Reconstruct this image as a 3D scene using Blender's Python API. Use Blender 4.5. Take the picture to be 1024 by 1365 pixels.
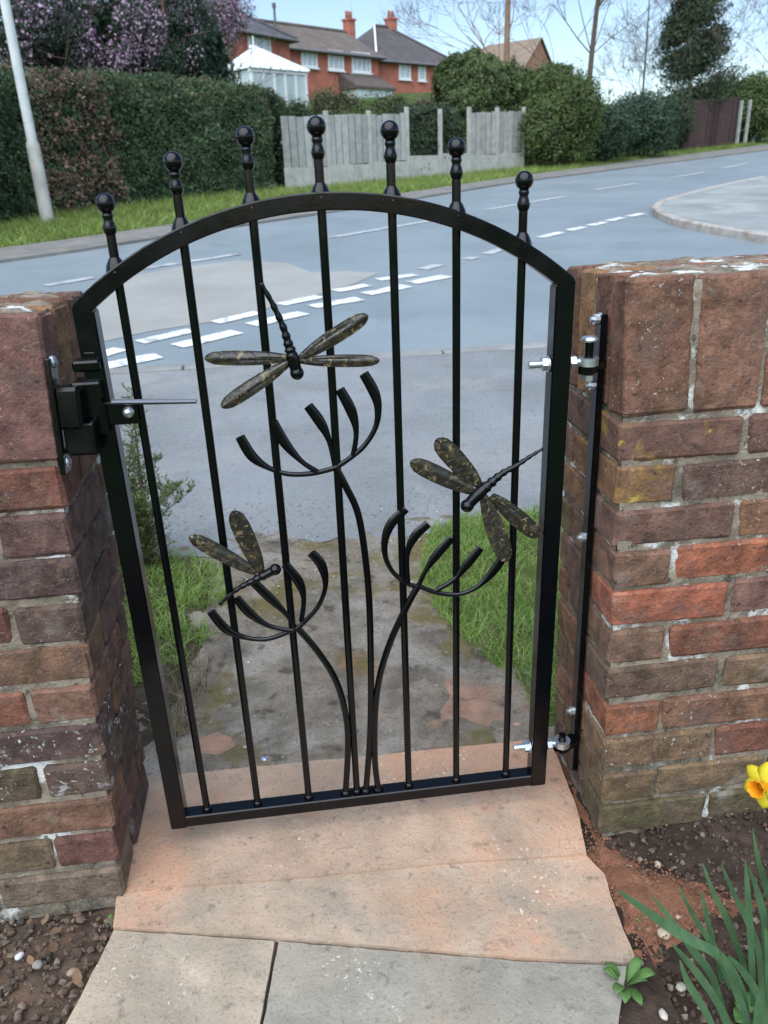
import bpy, bmesh, math, random
import numpy as np
from mathutils import Vector, Matrix

for o in list(bpy.data.objects):
    bpy.data.objects.remove(o, do_unlink=True)
SC = bpy.context.scene
COL = SC.collection
random.seed(11)
RNG = np.random.default_rng(7)

# ------------------------------------------------------------------ camera
FPX, CX, CY = 1025.0, 512.0, 682.5          # focal length and centre in photo pixels (1024 x 1365)
MW = np.array([[0.99164898, -0.08155355, 0.09990653],
               [-0.12390257, -0.38751816, 0.91349758],
               [-0.03578338, -0.91824762, -0.39438668]])   # world axes against camera x, y(down), z(forward)
CAM = np.array([0.0, -1.2, 1.196])
cam = bpy.data.cameras.new('camera')
cam_ob = bpy.data.objects.new('camera', cam)
COL.objects.link(cam_ob)
r_, d_, f_ = MW[:, 0], MW[:, 1], MW[:, 2]
cam_ob.matrix_world = Matrix(((r_[0], -d_[0], -f_[0], CAM[0]), (r_[1], -d_[1], -f_[1], CAM[1]),
                              (r_[2], -d_[2], -f_[2], CAM[2]), (0, 0, 0, 1)))
cam.sensor_fit = 'VERTICAL'
cam.sensor_height = 36
cam.lens = FPX / 1365 * 36
cam.clip_start = 0.02
cam.clip_end = 3000
cam.dof.use_dof = True
cam.dof.focus_distance = 1.3
cam.dof.aperture_fstop = 8.0
SC.camera = cam_ob

# ------------------------------------------------------------------ sky, sun, exposure
SUN_EL, SUN_AZ = 58.0, 205.0        # compass bearing of the sun, clockwise from +Y
world = bpy.data.worlds.new('World')
SC.world = world
world.use_nodes = True
wn = world.node_tree
bg = wn.nodes['Background']
sky = wn.nodes.new('ShaderNodeTexSky')
sky.sky_type = 'NISHITA'
sky.sun_disc = False
sky.sun_elevation = math.radians(SUN_EL)
sky.sun_rotation = math.radians(SUN_AZ)
sky.altitude = 100
sky.air_density = 1.0
sky.dust_density = 0.8
sky.ozone_density = 1.3
wn.links.new(sky.outputs[0], bg.inputs[0])
bg.inputs[1].default_value = 0.058
sun = bpy.data.lights.new('sun', 'SUN')
sun.energy = 1.5
sun.angle = math.radians(90)
sun.color = (0.95, 0.99, 1.0)
sun_ob = bpy.data.objects.new('sun', sun)
COL.objects.link(sun_ob)
az, el = math.radians(SUN_AZ), math.radians(SUN_EL)
sd = Vector((math.sin(az) * math.cos(el), math.cos(az) * math.cos(el), math.sin(el)))
sun_ob.rotation_euler = sd.to_track_quat('Z', 'Y').to_euler()
SC.view_settings.view_transform = 'Standard'
SC.view_settings.look = 'None'
SC.view_settings.exposure = 1.85
SC.view_settings.gamma = 1
SC.view_settings.use_curve_mapping = False
SC.render.engine = 'CYCLES'

# ------------------------------------------------------------------ pixel helpers
def ray(p):
    return MW @ np.array([p[0] - CX, p[1] - CY, FPX])
def on_y(p, y=0.0):
    d = ray(p); return CAM + d * ((y - CAM[1]) / d[1])
def on_x(p, x):
    d = ray(p); return CAM + d * ((x - CAM[0]) / d[0])
def on_z(p, z=0.0):
    d = ray(p); return CAM + d * ((z - CAM[2]) / d[2])
def at(p, dist):
    d = ray(p); return CAM + d / math.hypot(d[0], d[1]) * dist
FN = np.array([-0.545, 0.84]); F0 = np.array([0.34, 21.8])
def ground(x, y):
    x = np.asarray(x, float); y = np.asarray(y, float)
    z = np.where(y < 1.5, 0.0, np.where(y < 5.5, 0.0075 * (y - 1.5) ** 2, 0.06 * (np.minimum(y, 90) - 3.5)))
    z = z + np.where(y > 22, 0.001 * (np.minimum(y, 60) - 22) ** 2, 0)
    d = (x - F0[0]) * FN[0] + (y - F0[1]) * FN[1]
    e = np.clip(d - 1.5, 0, 17)
    s = (x - F0[0]) * .84 + (y - F0[1]) * .545
    k = np.clip((46 - s) / 14, 0, 1); k = k * k * (3 - 2 * k)
    return z + k * np.where(e < 4, 0.0225 * e * e * .8, .8 * (0.18 * e - 0.36))
def gz(x, y):
    return float(ground(x, y))
def G(p, off=0.0):
    d = ray(p); d = d / math.hypot(d[0], d[1])
    t = 0.3
    while t < 250:
        P = CAM + d * t
        if P[2] < gz(P[0], P[1]) + off:
            a, b = t - 0.1, t
            for _ in range(24):
                m = (a + b) / 2; P = CAM + d * m
                if P[2] < gz(P[0], P[1]) + off: b = m
                else: a = m
            return P
        t += 0.1
    return CAM + d * 250

# ------------------------------------------------------------------ objects
def tag(o, label=None, cat=None, group=None, kind=None):
    if label: o['label'] = label
    if cat: o['category'] = cat
    if group: o['group'] = group
    if kind: o['kind'] = kind
    return o
def empty(name, loc=(0, 0, 0), label=None, cat=None, group=None, kind=None):
    o = bpy.data.objects.new(name, None)
    o.location = loc
    o.empty_display_size = 0.1
    COL.objects.link(o)
    return tag(o, label, cat, group, kind)
def link(name, me, mat=None, parent=None, color=None):
    o = bpy.data.objects.new(name, me)
    COL.objects.link(o)
    if mat is not None and len(me.materials) == 0:
        me.materials.append(mat)
    if parent is not None:
        o.parent = parent
        pm = parent
        loc = Vector((0, 0, 0))
        while pm is not None:
            loc += pm.location; pm = pm.parent
        o.location = -loc          # parts are modelled in world coordinates
    if color: o.color = (*color, 1)
    return o
def mesh_from(name, v, f, smooth=False):
    me = bpy.data.meshes.new(name)
    me.from_pydata([tuple(map(float, q)) for q in v], [], f)
    me.update()
    if smooth:
        me.polygons.foreach_set('use_smooth', [True] * len(me.polygons))
    return me
def quads_mesh(name, V, k=4, smooth=False):
    """V: (N,k,3) array, one k-gon each, fast path."""
    n = V.shape[0]
    me = bpy.data.meshes.new(name)
    me.vertices.add(n * k); me.loops.add(n * k); me.polygons.add(n)
    me.vertices.foreach_set('co', np.ascontiguousarray(V, dtype=np.float32).ravel())
    me.loops.foreach_set('vertex_index', np.arange(n * k, dtype=np.int32))
    me.polygons.foreach_set('loop_start', np.arange(0, n * k, k, dtype=np.int32))
    me.polygons.foreach_set('loop_total', np.full(n, k, dtype=np.int32))
    me.update(calc_edges=True)
    if smooth: me.polygons.foreach_set('use_smooth', [True] * n)
    return me
class MB:
    def __init__(s): s.v = []; s.f = []
    def add(s, v, f):
        b = len(s.v); s.v += [tuple(q) for q in v]; s.f += [tuple(i + b for i in q) for q in f]; return s
    def box(s, c, sz, R=None):
        hx, hy, hz = sz[0] / 2, sz[1] / 2, sz[2] / 2
        p = [Vector((x, y, z)) for z in (-hz, hz) for x, y in ((-hx, -hy), (hx, -hy), (hx, hy), (-hx, hy))]
        if R is not None: p = [R @ q for q in p]
        c = Vector(c)
        return s.add([q + c for q in p], [(3, 2, 1, 0), (4, 5, 6, 7), (0, 1, 5, 4), (1, 2, 6, 5), (2, 3, 7, 6), (3, 0, 4, 7)])
    def cbox(s, c, sz, b=0.003, R=None):
        """box with chamfered edges"""
        bm = bmesh.new(); bmesh.ops.create_cube(bm, size=1)
        for q in bm.verts: q.co = Vector((q.co.x * sz[0], q.co.y * sz[1], q.co.z * sz[2]))
        bmesh.ops.bevel(bm, geom=bm.edges[:], offset=b, segments=1, affect='EDGES')
        for q in bm.verts:
            q.co = (R @ q.co if R is not None else q.co) + Vector(c)
        bm.verts.index_update()
        s.add([q.co.copy() for q in bm.verts], [[q.index for q in fc.verts] for fc in bm.faces]); bm.free(); return s
    def tube(s, pts, rad, n=8, cap=True, flat=None):
        """round tube; flat=(axis, ratio) squashes the section along a world axis"""
        pts = [Vector(p) for p in pts]
        if not hasattr(rad, '__len__'): rad = [rad] * len(pts)
        rings = []; up = None
        for i, p in enumerate(pts):
            t = (pts[min(i + 1, len(pts) - 1)] - pts[max(i - 1, 0)]).normalized()
            if up is None:
                up = Vector((0, 1, 0)) if abs(t.y) < 0.9 else Vector((1, 0, 0))
            a = (up - t * up.dot(t)).normalized(); up = a
            b = t.cross(a)
            rings.append([p + (a * math.cos(2 * math.pi * k / n) * (flat if flat else 1) + b * math.sin(2 * math.pi * k / n)) * rad[i] for k in range(n)])
        v = [q for r in rings for q in r]
        f = [(i * n + k, i * n + (k + 1) % n, (i + 1) * n + (k + 1) % n, (i + 1) * n + k) for i in range(len(pts) - 1) for k in range(n)]
        if cap:
            f.append(tuple(range(n - 1, -1, -1))); f.append(tuple((len(pts) - 1) * n + k for k in range(n)))
        return s.add(v, f)
    def lathe(s, prof, c, n=16, axis='Z'):
        """prof: (radius, height) pairs"""
        v = []
        for r, h in prof:
            for k in range(n):
                a = 2 * math.pi * k / n
                q = (r * math.cos(a), r * math.sin(a), h)
                if axis == 'X': q = (h, q[0], q[1])
                if axis == 'Y': q = (q[0], h, q[1])
                v.append((q[0] + c[0], q[1] + c[1], q[2] + c[2]))
        f = [(i * n + k, i * n + (k + 1) % n, (i + 1) * n + (k + 1) % n, (i + 1) * n + k) for i in range(len(prof) - 1) for k in range(n)]
        f.append(tuple(range(n - 1, -1, -1))); f.append(tuple((len(prof) - 1) * n + k for k in range(n)))
        return s.add(v, f)
    def prism(s, poly, z0, z1):
        n = len(poly)
        v = [(p[0], p[1], z0) for p in poly] + [(p[0], p[1], z1) for p in poly]
        f = [tuple(range(n - 1, -1, -1)), tuple(range(n, 2 * n))] + [(i, (i + 1) % n, (i + 1) % n + n, i + n) for i in range(n)]
        return s.add(v, f)
    def mesh(s, name='m', smooth=False):
        return mesh_from(name, s.v, s.f, smooth)
    def build(s, name, mat, parent=None, smooth=False, color=None, auto=None):
        me = s.mesh(name, smooth)
        if auto is not None:
            me.polygons.foreach_set('use_smooth', [True] * len(me.polygons))
            bm = bmesh.new(); bm.from_mesh(me)
            bm.normal_update()
            for e in bm.edges:
                e.smooth = not (len(e.link_faces) == 2 and e.calc_face_angle(0) > auto)
            bm.to_mesh(me); bm.free()
        return link(name, me, mat, parent, color)
def sphere_prof(r, n=9, c=0.0):
    return [(max(1e-4, r * math.sin(math.pi * i / n)), c - r * math.cos(math.pi * i / n)) for i in range(n + 1)]
def smooth_path(pts, sub=5):
    """Catmull-Rom through points"""
    P = [np.array(p, float) for p in pts]; out = []
    for i in range(len(P) - 1):
        a, b, c, d = P[max(i - 1, 0)], P[i], P[i + 1], P[min(i + 2, len(P) - 1)]
        for k in range(sub):
            t = k / sub
            out.append(.5 * (2 * b + (c - a) * t + (2 * a - 5 * b + 4 * c - d) * t * t + (3 * b - a - 3 * c + d) * t ** 3))
    out.append(P[-1]); return out
def fnoise(x, y, z=0.0, s=1.0, seed=0.0):
    x = np.asarray(x) * s + seed * 1.7; y = np.asarray(y) * s - seed * 2.3; z = np.asarray(z) * s + seed * .9
    n = 0; a = 1.0
    for k in range(4):
        n = n + a * (np.sin(1.3 * x + 1.9 * y + .7 * z + k) * np.cos(1.1 * y - .8 * x + 1.7 * z + 2 * k) + np.sin(2.1 * z - 1.2 * x + .6 * y + 3 * k) * .6)
        x, y, z = x * 1.93 + y * .41, y * 2.07 - z * .37 + 1.1, z * 1.97 + x * .29; a *= .52
    return n / 2.4

# ------------------------------------------------------------------ materials
def lin(r, g, b):
    f = lambda c: ((c / 255 + .055) / 1.055) ** 2.4 if c > 10 else c / 255 / 12.92
    return (f(r), f(g), f(b))
MATS = {}
def M(name, base=None, rough=.85, metal=0, layers=(), bump=(), spec=.35, coat=0, objcol=False, island=None,
      transl=0, var=.12, vscale=9, coord='world', rvar=0):
    if name in MATS: return MATS[name]
    m = bpy.data.materials.new(name); MATS[name] = m
    m.use_nodes = True
    nt = m.node_tree; N = nt.nodes; L = nt.links
    bs = N['Principled BSDF']; out = N['Material Output']
    if coord == 'world':
        co = N.new('ShaderNodeNewGeometry').outputs['Position']
    else:
        co = N.new('ShaderNodeTexCoord').outputs['Object']
    def noise(scale, detail=5, dist=0, stretch=None, seed=0):
        src = co
        if stretch or seed:
            mp = N.new('ShaderNodeMapping'); L.new(co, mp.inputs[0])
            mp.inputs['Location'].default_value = (seed, seed * 1.7, seed * .6)
            if stretch: mp.inputs['Scale'].default_value = stretch
            src = mp.outputs[0]
        n = N.new('ShaderNodeTexNoise'); n.inputs['Scale'].default_value = scale
        n.inputs['Detail'].default_value = detail; n.inputs['Distortion'].default_value = dist
        n.inputs['Roughness'].default_value = .6
        L.new(src, n.inputs['Vector']); return n.outputs['Fac']
    def mix(fac, a, b, mode='MIX'):
        x = N.new('ShaderNodeMix'); x.data_type = 'RGBA'; x.blend_type = mode
        for sock, val in ((x.inputs[0], fac), (x.inputs[6], a), (x.inputs[7], b)):
            if hasattr(val, 'links'): L.new(val, sock)
            elif isinstance(val, (int, float)): sock.default_value = val
            else: sock.default_value = (*val, 1)
        return x.outputs[2]
    def rng(src, lo, hi, a=0, b=1):
        r = N.new('ShaderNodeMapRange'); r.interpolation_type = 'SMOOTHSTEP'
        L.new(src, r.inputs[0])
        r.inputs[1].default_value = lo; r.inputs[2].default_value = hi
        r.inputs[3].default_value = a; r.inputs[4].default_value = b
        return r.outputs[0]
    if objcol:
        col = N.new('ShaderNodeObjectInfo').outputs['Color']
    elif island:
        rn = N.new('ShaderNodeNewGeometry').outputs['Random Per Island']
        cr = N.new('ShaderNodeValToRGB')
        e = cr.color_ramp.elements
        while len(e) < len(island): e.new(.5)
        for i, c in enumerate(island):
            e[i].position = i / (len(island) - 1); e[i].color = (*c, 1)
        L.new(rn, cr.inputs[0]); col = cr.outputs[0]
    else:
        rgb = N.new('ShaderNodeRGB'); rgb.outputs[0].default_value = (*base, 1); col = rgb.outputs[0]
    if var:
        v = rng(noise(vscale, 6, 0, None, 3.1), .25, .75, 1 - var, 1 + var)
        sc = N.new('ShaderNodeVectorMath'); sc.operation = 'SCALE'
        L.new(col, sc.inputs[0]); L.new(v, sc.inputs['Scale']); col = sc.outputs[0]
    for i, ly in enumerate(layers):
        c, s, lo, hi, amt = ly[:5]
        n = noise(s, ly[5] if len(ly) > 5 else 5, 0.3, ly[6] if len(ly) > 6 else None, 5.3 + 2.9 * i)
        fac = rng(n, lo, hi, 0, amt)
        if len(ly) > 7 and ly[7]:
            n2 = rng(noise(ly[7], 3, 0, None, 1.3 + i), .5, .62, 0, 1)
            mu = N.new('ShaderNodeMath'); mu.operation = 'MULTIPLY'
            L.new(fac, mu.inputs[0]); L.new(n2, mu.inputs[1]); fac = mu.outputs[0]
        col = mix(fac, col, c)
    L.new(col, bs.inputs['Base Color'])
    bs.inputs['Roughness'].default_value = rough
    if rvar:
        L.new(rng(noise(vscale * 2, 4, 0, None, 9), .3, .7, rough - rvar, rough + rvar), bs.inputs['Roughness'])
    bs.inputs['Metallic'].default_value = metal
    bs.inputs['Specular IOR Level'].default_value = spec
    bs.inputs['Coat Weight'].default_value = coat
    prev = None
    for s, st, di in bump:
        b = N.new('ShaderNodeBump'); b.inputs['Strength'].default_value = st; b.inputs['Distance'].default_value = di
        L.new(noise(s, 6, 0, None, s * .01), b.inputs['Height'])
        if prev: L.new(prev, b.inputs['Normal'])
        prev = b.outputs[0]
    if prev: L.new(prev, bs.inputs['Normal'])
    if transl:
        tr = N.new('ShaderNodeBsdfTranslucent'); L.new(col, tr.inputs[0])
        mx = N.new('ShaderNodeMixShader'); mx.inputs[0].default_value = transl
        L.new(bs.outputs[0], mx.inputs[1]); L.new(tr.outputs[0], mx.inputs[2]); L.new(mx.outputs[0], out.inputs[0])
    return m

WHITE_LIME = (.62, .64, .62)
m_gate = M('black_gate_paint', (.0014, .0019, .0028), rough=.15, spec=.34, coat=.0, var=0, bump=((60, .06, .002), (420, .10, .0006)), rvar=.08)
m_zinc = M('zinc_plated_steel', (.56, .60, .63), rough=.34, metal=.9, var=.2, vscale=60, bump=((300, .15, .001),))
m_wing = M('antique_gold_wing', (.014, .012, .008), rough=.4, spec=.6, var=.2, vscale=40,
           layers=(((.075, .058, .024), 70, .52, .60, .55, 3), ((.27, .20, .09), 95, .60, .66, .6, 2)), bump=((110, .6, .003),), coat=.2)
m_brick = M('old_clay_brick', objcol=True, rough=.93, spec=.2, var=.5, vscale=26,
            layers=(((.120, .080, .066), 13, .50, .68, .6, 8), ((.20, .125, .085), 37, .54, .70, .55, 6),
                    ((.10, .065, .055), 160, .50, .64, .55, 4), ((.30, .22, .17), 240, .60, .68, .45, 3),
                    ((.030, .025, .023), 66, .60, .70, .8, 5), ((.27, .255, .215), 10, .60, .76, .55, 8),
                    ((.46, .47, .45), 120, .645, .685, .75, 3, None, 5.0), ((.070, .075, .035), 9, .60, .74, .55, 8)),
            bump=((34, .7, .009), (120, .8, .005), (380, .6, .002)))
_bl = [((.120, .080, .066), 13, .50, .68, .6, 8), ((.20, .125, .085), 37, .54, .70, .55, 6), ((.10, .065, .055), 160, .50, .64, .55, 4), ((.030, .025, .023), 66, .60, .70, .8, 5)]
m_brick_lichen = M('yellow_lichen_brick', objcol=True, rough=.93, spec=.2, var=.4, vscale=26, layers=_bl + [((.34, .22, .05), 12, .54, .68, .7, 7), ((.55, .40, .06), 26, .60, .70, .7, 6)], bump=((34, .7, .009), (120, .8, .005), (380, .6, .002)))
m_brick_lime = M('lime_splashed_brick', objcol=True, rough=.93, spec=.2, var=.4, vscale=26, layers=_bl + [((.42, .43, .41), 22, .58, .66, .7, 8), ((.50, .52, .50), 90, .61, .66, .8, 4)], bump=((34, .7, .009), (120, .8, .005), (380, .6, .002)))
m_mortar = M('lime_mortar', (.20, .165, .125), rough=.95, spec=.15, var=.4, vscale=25,
             layers=(((.60, .60, .57), 12, .53, .61, .9, 8), ((.075, .070, .050), 9, .52, .66, .75, 8), ((.035, .034, .028), 52, .58, .66, .75, 5), ((.30, .27, .22), 190, .58, .66, .6, 3)),
             bump=((60, .9, .007), (240, .7, .003)))
m_slab = M('worn_concrete_slab', objcol=True, rough=.9, spec=.25, var=.22, vscale=9,
           layers=(((.48, .265, .165), 2.7, .45, .64, .75, 8), ((.235, .205, .165), 3.3, .50, .66, .68, 8), ((.38, .31, .235), 21, .54, .72, .5, 6),
                   ((.12, .10, .078), 34, .58, .70, .55, 8), ((.115, .10, .08), 170, .56, .66, .45, 4), ((.66, .60, .50), 110, .62, .67, .7, 3, None, 4.0), ((.50, .25, .15), 9, .60, .75, .45, 7)),
           bump=((26, .5, .008), (130, .6, .003), (420, .5, .0012)))
m_slab_grey = M('grey_buff_slab', objcol=True, rough=.9, spec=.25, var=.22, vscale=9, layers=(((.36, .29, .215), 2.6, .46, .66, .6, 8), ((.195, .18, .15), 4.2, .48, .68, .6, 8), ((.32, .275, .22), 21, .54, .72, .5, 6), ((.10, .09, .075), 34, .58, .70, .55, 8), ((.10, .09, .075), 170, .56, .66, .45, 4), ((.56, .53, .47), 110, .62, .67, .7, 3, None, 4.0)), bump=((26, .5, .008), (130, .6, .003), (420, .5, .0012)))
m_tarmac = M('worn_road_tarmac', (.175, .210, .228), rough=.6, spec=.5, var=.12, vscale=.6,
             layers=(((.215, .248, .262), .35, .48, .66, .6, 6), ((.12, .13, .145), 1.1, .55, .72, .4, 6), ((.30, .30, .29), 60, .64, .7, .5, 2), ((.07, .07, .075), 48, .62, .70, .5, 2)),
             bump=((60, .4, .006), (180, .3, .003)))
m_pave = M('pavement_tarmac', (.185, .196, .202), rough=.8, spec=.3, var=.16, vscale=1.6,
           layers=(((.25, .25, .245), 1.3, .5, .68, .65, 6), ((.13, .13, .125), 4.5, .56, .72, .45, 6), ((.34, .34, .33), 75, .62, .69, .5, 3), ((.07, .07, .065), 60, .58, .67, .6, 3)),
           bump=((50, .5, .006), (170, .4, .003)))
m_patch = M('pale_road_resurfacing', (.262, .262, .245), rough=.85, spec=.3, var=.1, vscale=1.2, layers=(((.22, .225, .225), .9, .56, .72, .5, 6),), bump=((70, .4, .005),))
m_line = M('worn_white_road_paint', (.60, .62, .62), rough=.75, var=.1, layers=(((.2, .225, .24), 9, .52, .66, .75, 8), ((.2, .22, .23), 60, .56, .66, .5, 4)), bump=((90, .3, .003),))
m_oldline = M('faded_road_paint', (.36, .38, .40), rough=.75, var=.1, layers=(((.18, .19, .21), 6, .50, .66, .9, 6),))
m_kerb = M('concrete_kerb', (.34, .32, .29), rough=.9, var=.2, layers=(((.20, .12, .08), 2.5, .5, .65, .6, 5),), bump=((50, .5, .006),))
m_path = M('mossy_concrete_path', (.175, .150, .120), rough=.95, spec=.12, var=.4, vscale=9,
           layers=(((.31, .285, .25), 5, .49, .64, .65, 8), ((.125, .100, .035), 4.0, .52, .63, .85, 8), ((.36, .19, .125), 2.6, .58, .70, .65, 8), ((.055, .046, .036), 13, .56, .68, .75, 8), ((.07, .06, .045), 110, .55, .64, .5, 4), ((.42, .40, .36), 60, .65, .70, .5, 4)),
           bump=((18, .8, .014), (110, .8, .005), (360, .6, .0015)))
m_soil = M('dark_garden_soil', (.042, .030, .023), rough=.95, spec=.15, var=.4, vscale=20,
           layers=(((.095, .062, .045), 8, .54, .7, .7, 6), ((.24, .2, .16), 70, .68, .73, .7, 3)), bump=((45, .9, .012), (200, .7, .003)))
m_sand = M('spilt_red_sand', (.225, .105, .062), rough=.95, spec=.15, var=.28, vscale=14,
           layers=(((.13, .06, .035), 9, .54, .7, .7, 6), ((.36, .21, .14), 60, .62, .70, .6, 3)), bump=((50, 1, .012), (220, .9, .004)))
m_earth = M('verge_earth', (.085, .085, .04), rough=.95, spec=.15, var=.3, vscale=10, layers=(((.07, .125, .03), 6, .40, .56, .8, 5), ((.22, .17, .12), 26, .62, .7, .6, 4)), bump=((40, .8, .01),))
m_earth2 = M('bare_dark_earth', (.052, .042, .030), rough=.95, spec=.1, var=.4, vscale=12, layers=(((.10, .075, .055), 7, .5, .66, .7, 6), ((.055, .085, .025), 5, .55, .68, .6, 6), ((.2, .16, .12), 40, .64, .7, .6, 3)), bump=((40, 1, .012), (160, .8, .004)))
m_turf = M('field_turf', (.065, .105, .03), rough=.95, spec=.1, var=.25, vscale=1.2, layers=(((.14, .12, .06), .7, .55, .7, .6, 6),), bump=((8, .8, .05),))
m_wood = M('bare_bark', (.115, .085, .065), rough=.95, spec=.1, var=.25, vscale=5, bump=((30, .7, .02),))
m_twig = M('winter_twigs', (.115, .088, .080), rough=.95, spec=.1, var=.2, vscale=3)
m_core = M('dark_foliage_core', (.030, .030, .018), rough=1, spec=.05, var=.4, vscale=6, bump=((14, 1, .1),))  # dark hull colour for the cores added inside hedges and bushes
def leafmat(name, cols, transl=.25, rough=.6):
    return M(name, island=cols, rough=rough, spec=.3, transl=transl, var=.35, vscale=1.1)
# ================================================================== GROUND
def axis(lo, hi, mid0, mid1, step):
    a = list(np.arange(mid0, mid1 + 1e-6, step))
    s = step; x = mid1; r = []
    while x < hi: s *= 1.18; x += s; r.append(x)
    s = step; x = mid0; l = []
    while x > lo: s *= 1.18; x -= s; l.append(x)
    return np.array(l[::-1] + a + r)
xs = axis(-900, 900, -14, 34, 1.0); ys = axis(-60, 1500, -4, 60, 1.0)
X, Y = np.meshgrid(xs, ys)
Z = ground(X, Y) - .09 + np.where(Y > 12, .02, 0)
nx, ny = len(xs), len(ys)
V = np.stack([X, Y, Z], -1).reshape(-1, 3)
F = [(j * nx + i, j * nx + i + 1, (j + 1) * nx + i + 1, (j + 1) * nx + i) for j in range(ny - 1) for i in range(nx - 1)]
link_o = link('ground', mesh_from('ground', V, F, True), m_turf); tag(link_o, 'grassy ground rising away from the garden gate', 'ground', kind='structure')

def sheet(name, poly, mat, off, label=None, cat=None, step=.6, parent=None, kind='structure', skirt=0):
    """flat polygon draped on the ground surface: cut along Y then lifted"""
    bm = bmesh.new()
    vs = [bm.verts.new((p[0], p[1], 0)) for p in poly]
    bm.faces.new(vs)
    y0 = min(p[1] for p in poly); y1 = max(p[1] for p in poly)
    st = max(step, (y1 - y0) / 140)
    y = math.ceil(y0 / st) * st
    while y < y1:
        bmesh.ops.bisect_plane(bm, geom=bm.verts[:] + bm.edges[:] + bm.faces[:], plane_co=(0, y, 0), plane_no=(0, 1, 0), dist=1e-5)
        y += st
    bmesh.ops.triangulate(bm, faces=[f for f in bm.faces if len(f.verts) > 4])
    if skirt:
        be = [e for e in bm.edges if e.is_boundary]
        r = bmesh.ops.extrude_edge_only(bm, edges=be)
        low = [g for g in r['geom'] if isinstance(g, bmesh.types.BMVert)]
        lowset = set(low)
        for q in bm.verts: q.co.z = gz(q.co.x, q.co.y) + off - (skirt if q in lowset else 0)
    else:
        for q in bm.verts: q.co.z = gz(q.co.x, q.co.y) + off
    bm.normal_update()
    for fc in bm.faces:
        if fc.normal.z < -.1: fc.normal_flip()
    me = bpy.data.meshes.new(name); bm.to_mesh(me); bm.free()
    o = link(name, me, mat, parent)
    if parent is None: tag(o, label, cat, kind=kind)
    return o
RD = np.array([.757, .653])            # direction of the main road
RN = np.array([-.653, .757])
def XY(p): return np.array(G(p)[:2])
e0 = np.array([-3.0, 10.75]); e_dir = np.array([.745, .667])
far_edge = [e0 - e_dir * 9.7, e0, XY((250, 312)), XY((470, 279)), XY((690, 243)), XY((860, 221)), XY((1024, 200)), XY((1024, 200)) + np.array([.74, .67]) * 60]
road_poly = [(60, 4.2), (90, 30)] + [tuple(p) for p in far_edge[::-1]]
road = sheet('road', road_poly, m_tarmac, -.012, 'blue grey tarmac road climbing past the houses', 'road', step=.5)
sheet('pavement', [(-12, 1.32)] + [(x, 1.36 + .07 * float(fnoise(x, 0, 0, 5, 2)) + .035 * float(fnoise(x, 0, 0, 21, 4))) for x in np.arange(-2, 2.4, .03)] + [(12, 1.32), (12, 4.205), (-12, 4.205)], m_pave, -.004, 'pale worn tarmac pavement outside the gate', 'pavement', step=.3)
shift = lambda P, d: [(p[0] + RN[0] * d, p[1] + RN[1] * d) for p in P]
verge_edge = [np.array([-3.5, 11.9]) - e_dir * 9.7, np.array([-3.4, 12.1]), XY((300, 291)), XY((470, 269)), XY((690, 236)), XY((860, 213)), XY((1024, 193)), XY((1024, 193)) + np.array([.74, .67]) * 60]
sheet('far_pavement', [tuple(p) for p in far_edge] + [tuple(p) for p in verge_edge[::-1]], M('gritty_footway', (.165, .162, .150), rough=.92, spec=.2, var=.2, vscale=2, layers=(((.24, .22, .19), 3, .5, .68, .6, 6), ((.08, .085, .05), 2, .56, .7, .5, 6)), bump=((60, .6, .006),)), .03, 'narrow gritty footway beyond the road', 'pavement', step=.5, skirt=.06)

for kx_ in np.arange(-9.0, 9.0, .915):
    o = link('kerb_stone', MB().cbox((0, 0, 0), (.90, .125, .16), .008).mesh('kerb_stone') if kx_ < -8.9 else kerb_flat, M('flat_kerb', (.215, .215, .21), rough=.9, var=.2, vscale=3, bump=((50, .5, .006),)), bpy.data.objects['pavement'])
    kerb_flat = o.data
    o.location = (kx_ + .457, 4.268, gz(kx_, 4.27) - .072 + random.uniform(-.003, .003)); o.rotation_euler = (.036, 0, random.uniform(-.006, .006))
# pale resurfaced patch and painted markings are children of the road
sheet('road_patch', [XY(p)[:2] for p in [(60, 418), (110, 402), (176, 366), (230, 357), (318, 346), (385, 350), (415, 362), (462, 360), (505, 363), (470, 378), (400, 398), (300, 425), (200, 440), (100, 462), (40, 470)]], m_patch, -.008, parent=road, step=.4)
def mark(p0, p1, w, mat, name='road_marking', off=-.004):
    a, b = np.array(p0), np.array(p1); d = (b - a) / np.linalg.norm(b - a); n = np.array([-d[1], d[0]]) * w / 2
    L = np.linalg.norm(b - a)
    k = max(3, int(L / .12)); up = []; dn = []
    for i in range(k + 1):
        t = a + d * L * i / k
        up.append(t + n * (1 + random.uniform(-.13, .05))); dn.append(t - n * (1 + random.uniform(-.13, .05)))
    sheet(name, up + dn[::-1], mat, off, parent=road, step=.4)
gw = [((62, 478), (92, 470)), ((134, 472), (162, 464)), ((186, 455), (256, 439)), ((287, 429), (346, 415)), ((374, 405), (427, 394)), ((447, 387), (491, 379)), ((504, 372), (555, 365))]
for a, b in gw: mark(XY(a), XY(b), .17, m_line)
gw2 = [((70, 502), (100, 496)), ((137, 487), (212, 473)), ((235, 460), (316, 441)), ((334, 432), (405, 416)), ((416, 408), (480, 397)), ((488, 391), (542, 380)), ((548, 376), (596, 367))]
for a, b in gw2: mark(XY(a), XY(b), .2, m_line)
for a, b in [((563, 358), (586, 352)), ((622, 345), (634, 342)), ((648, 338), (672, 330)), ((686, 326), (708, 321)), ((720, 316), (748, 309)), ((757, 306.5), (779, 302)), ((786, 300), (807, 295.5)), ((810, 294), (831, 289.5)), ((838, 288), (857, 284))]:
    mark(XY(a), XY(b), .16, m_line if a[0] > 700 else m_oldline)
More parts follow.
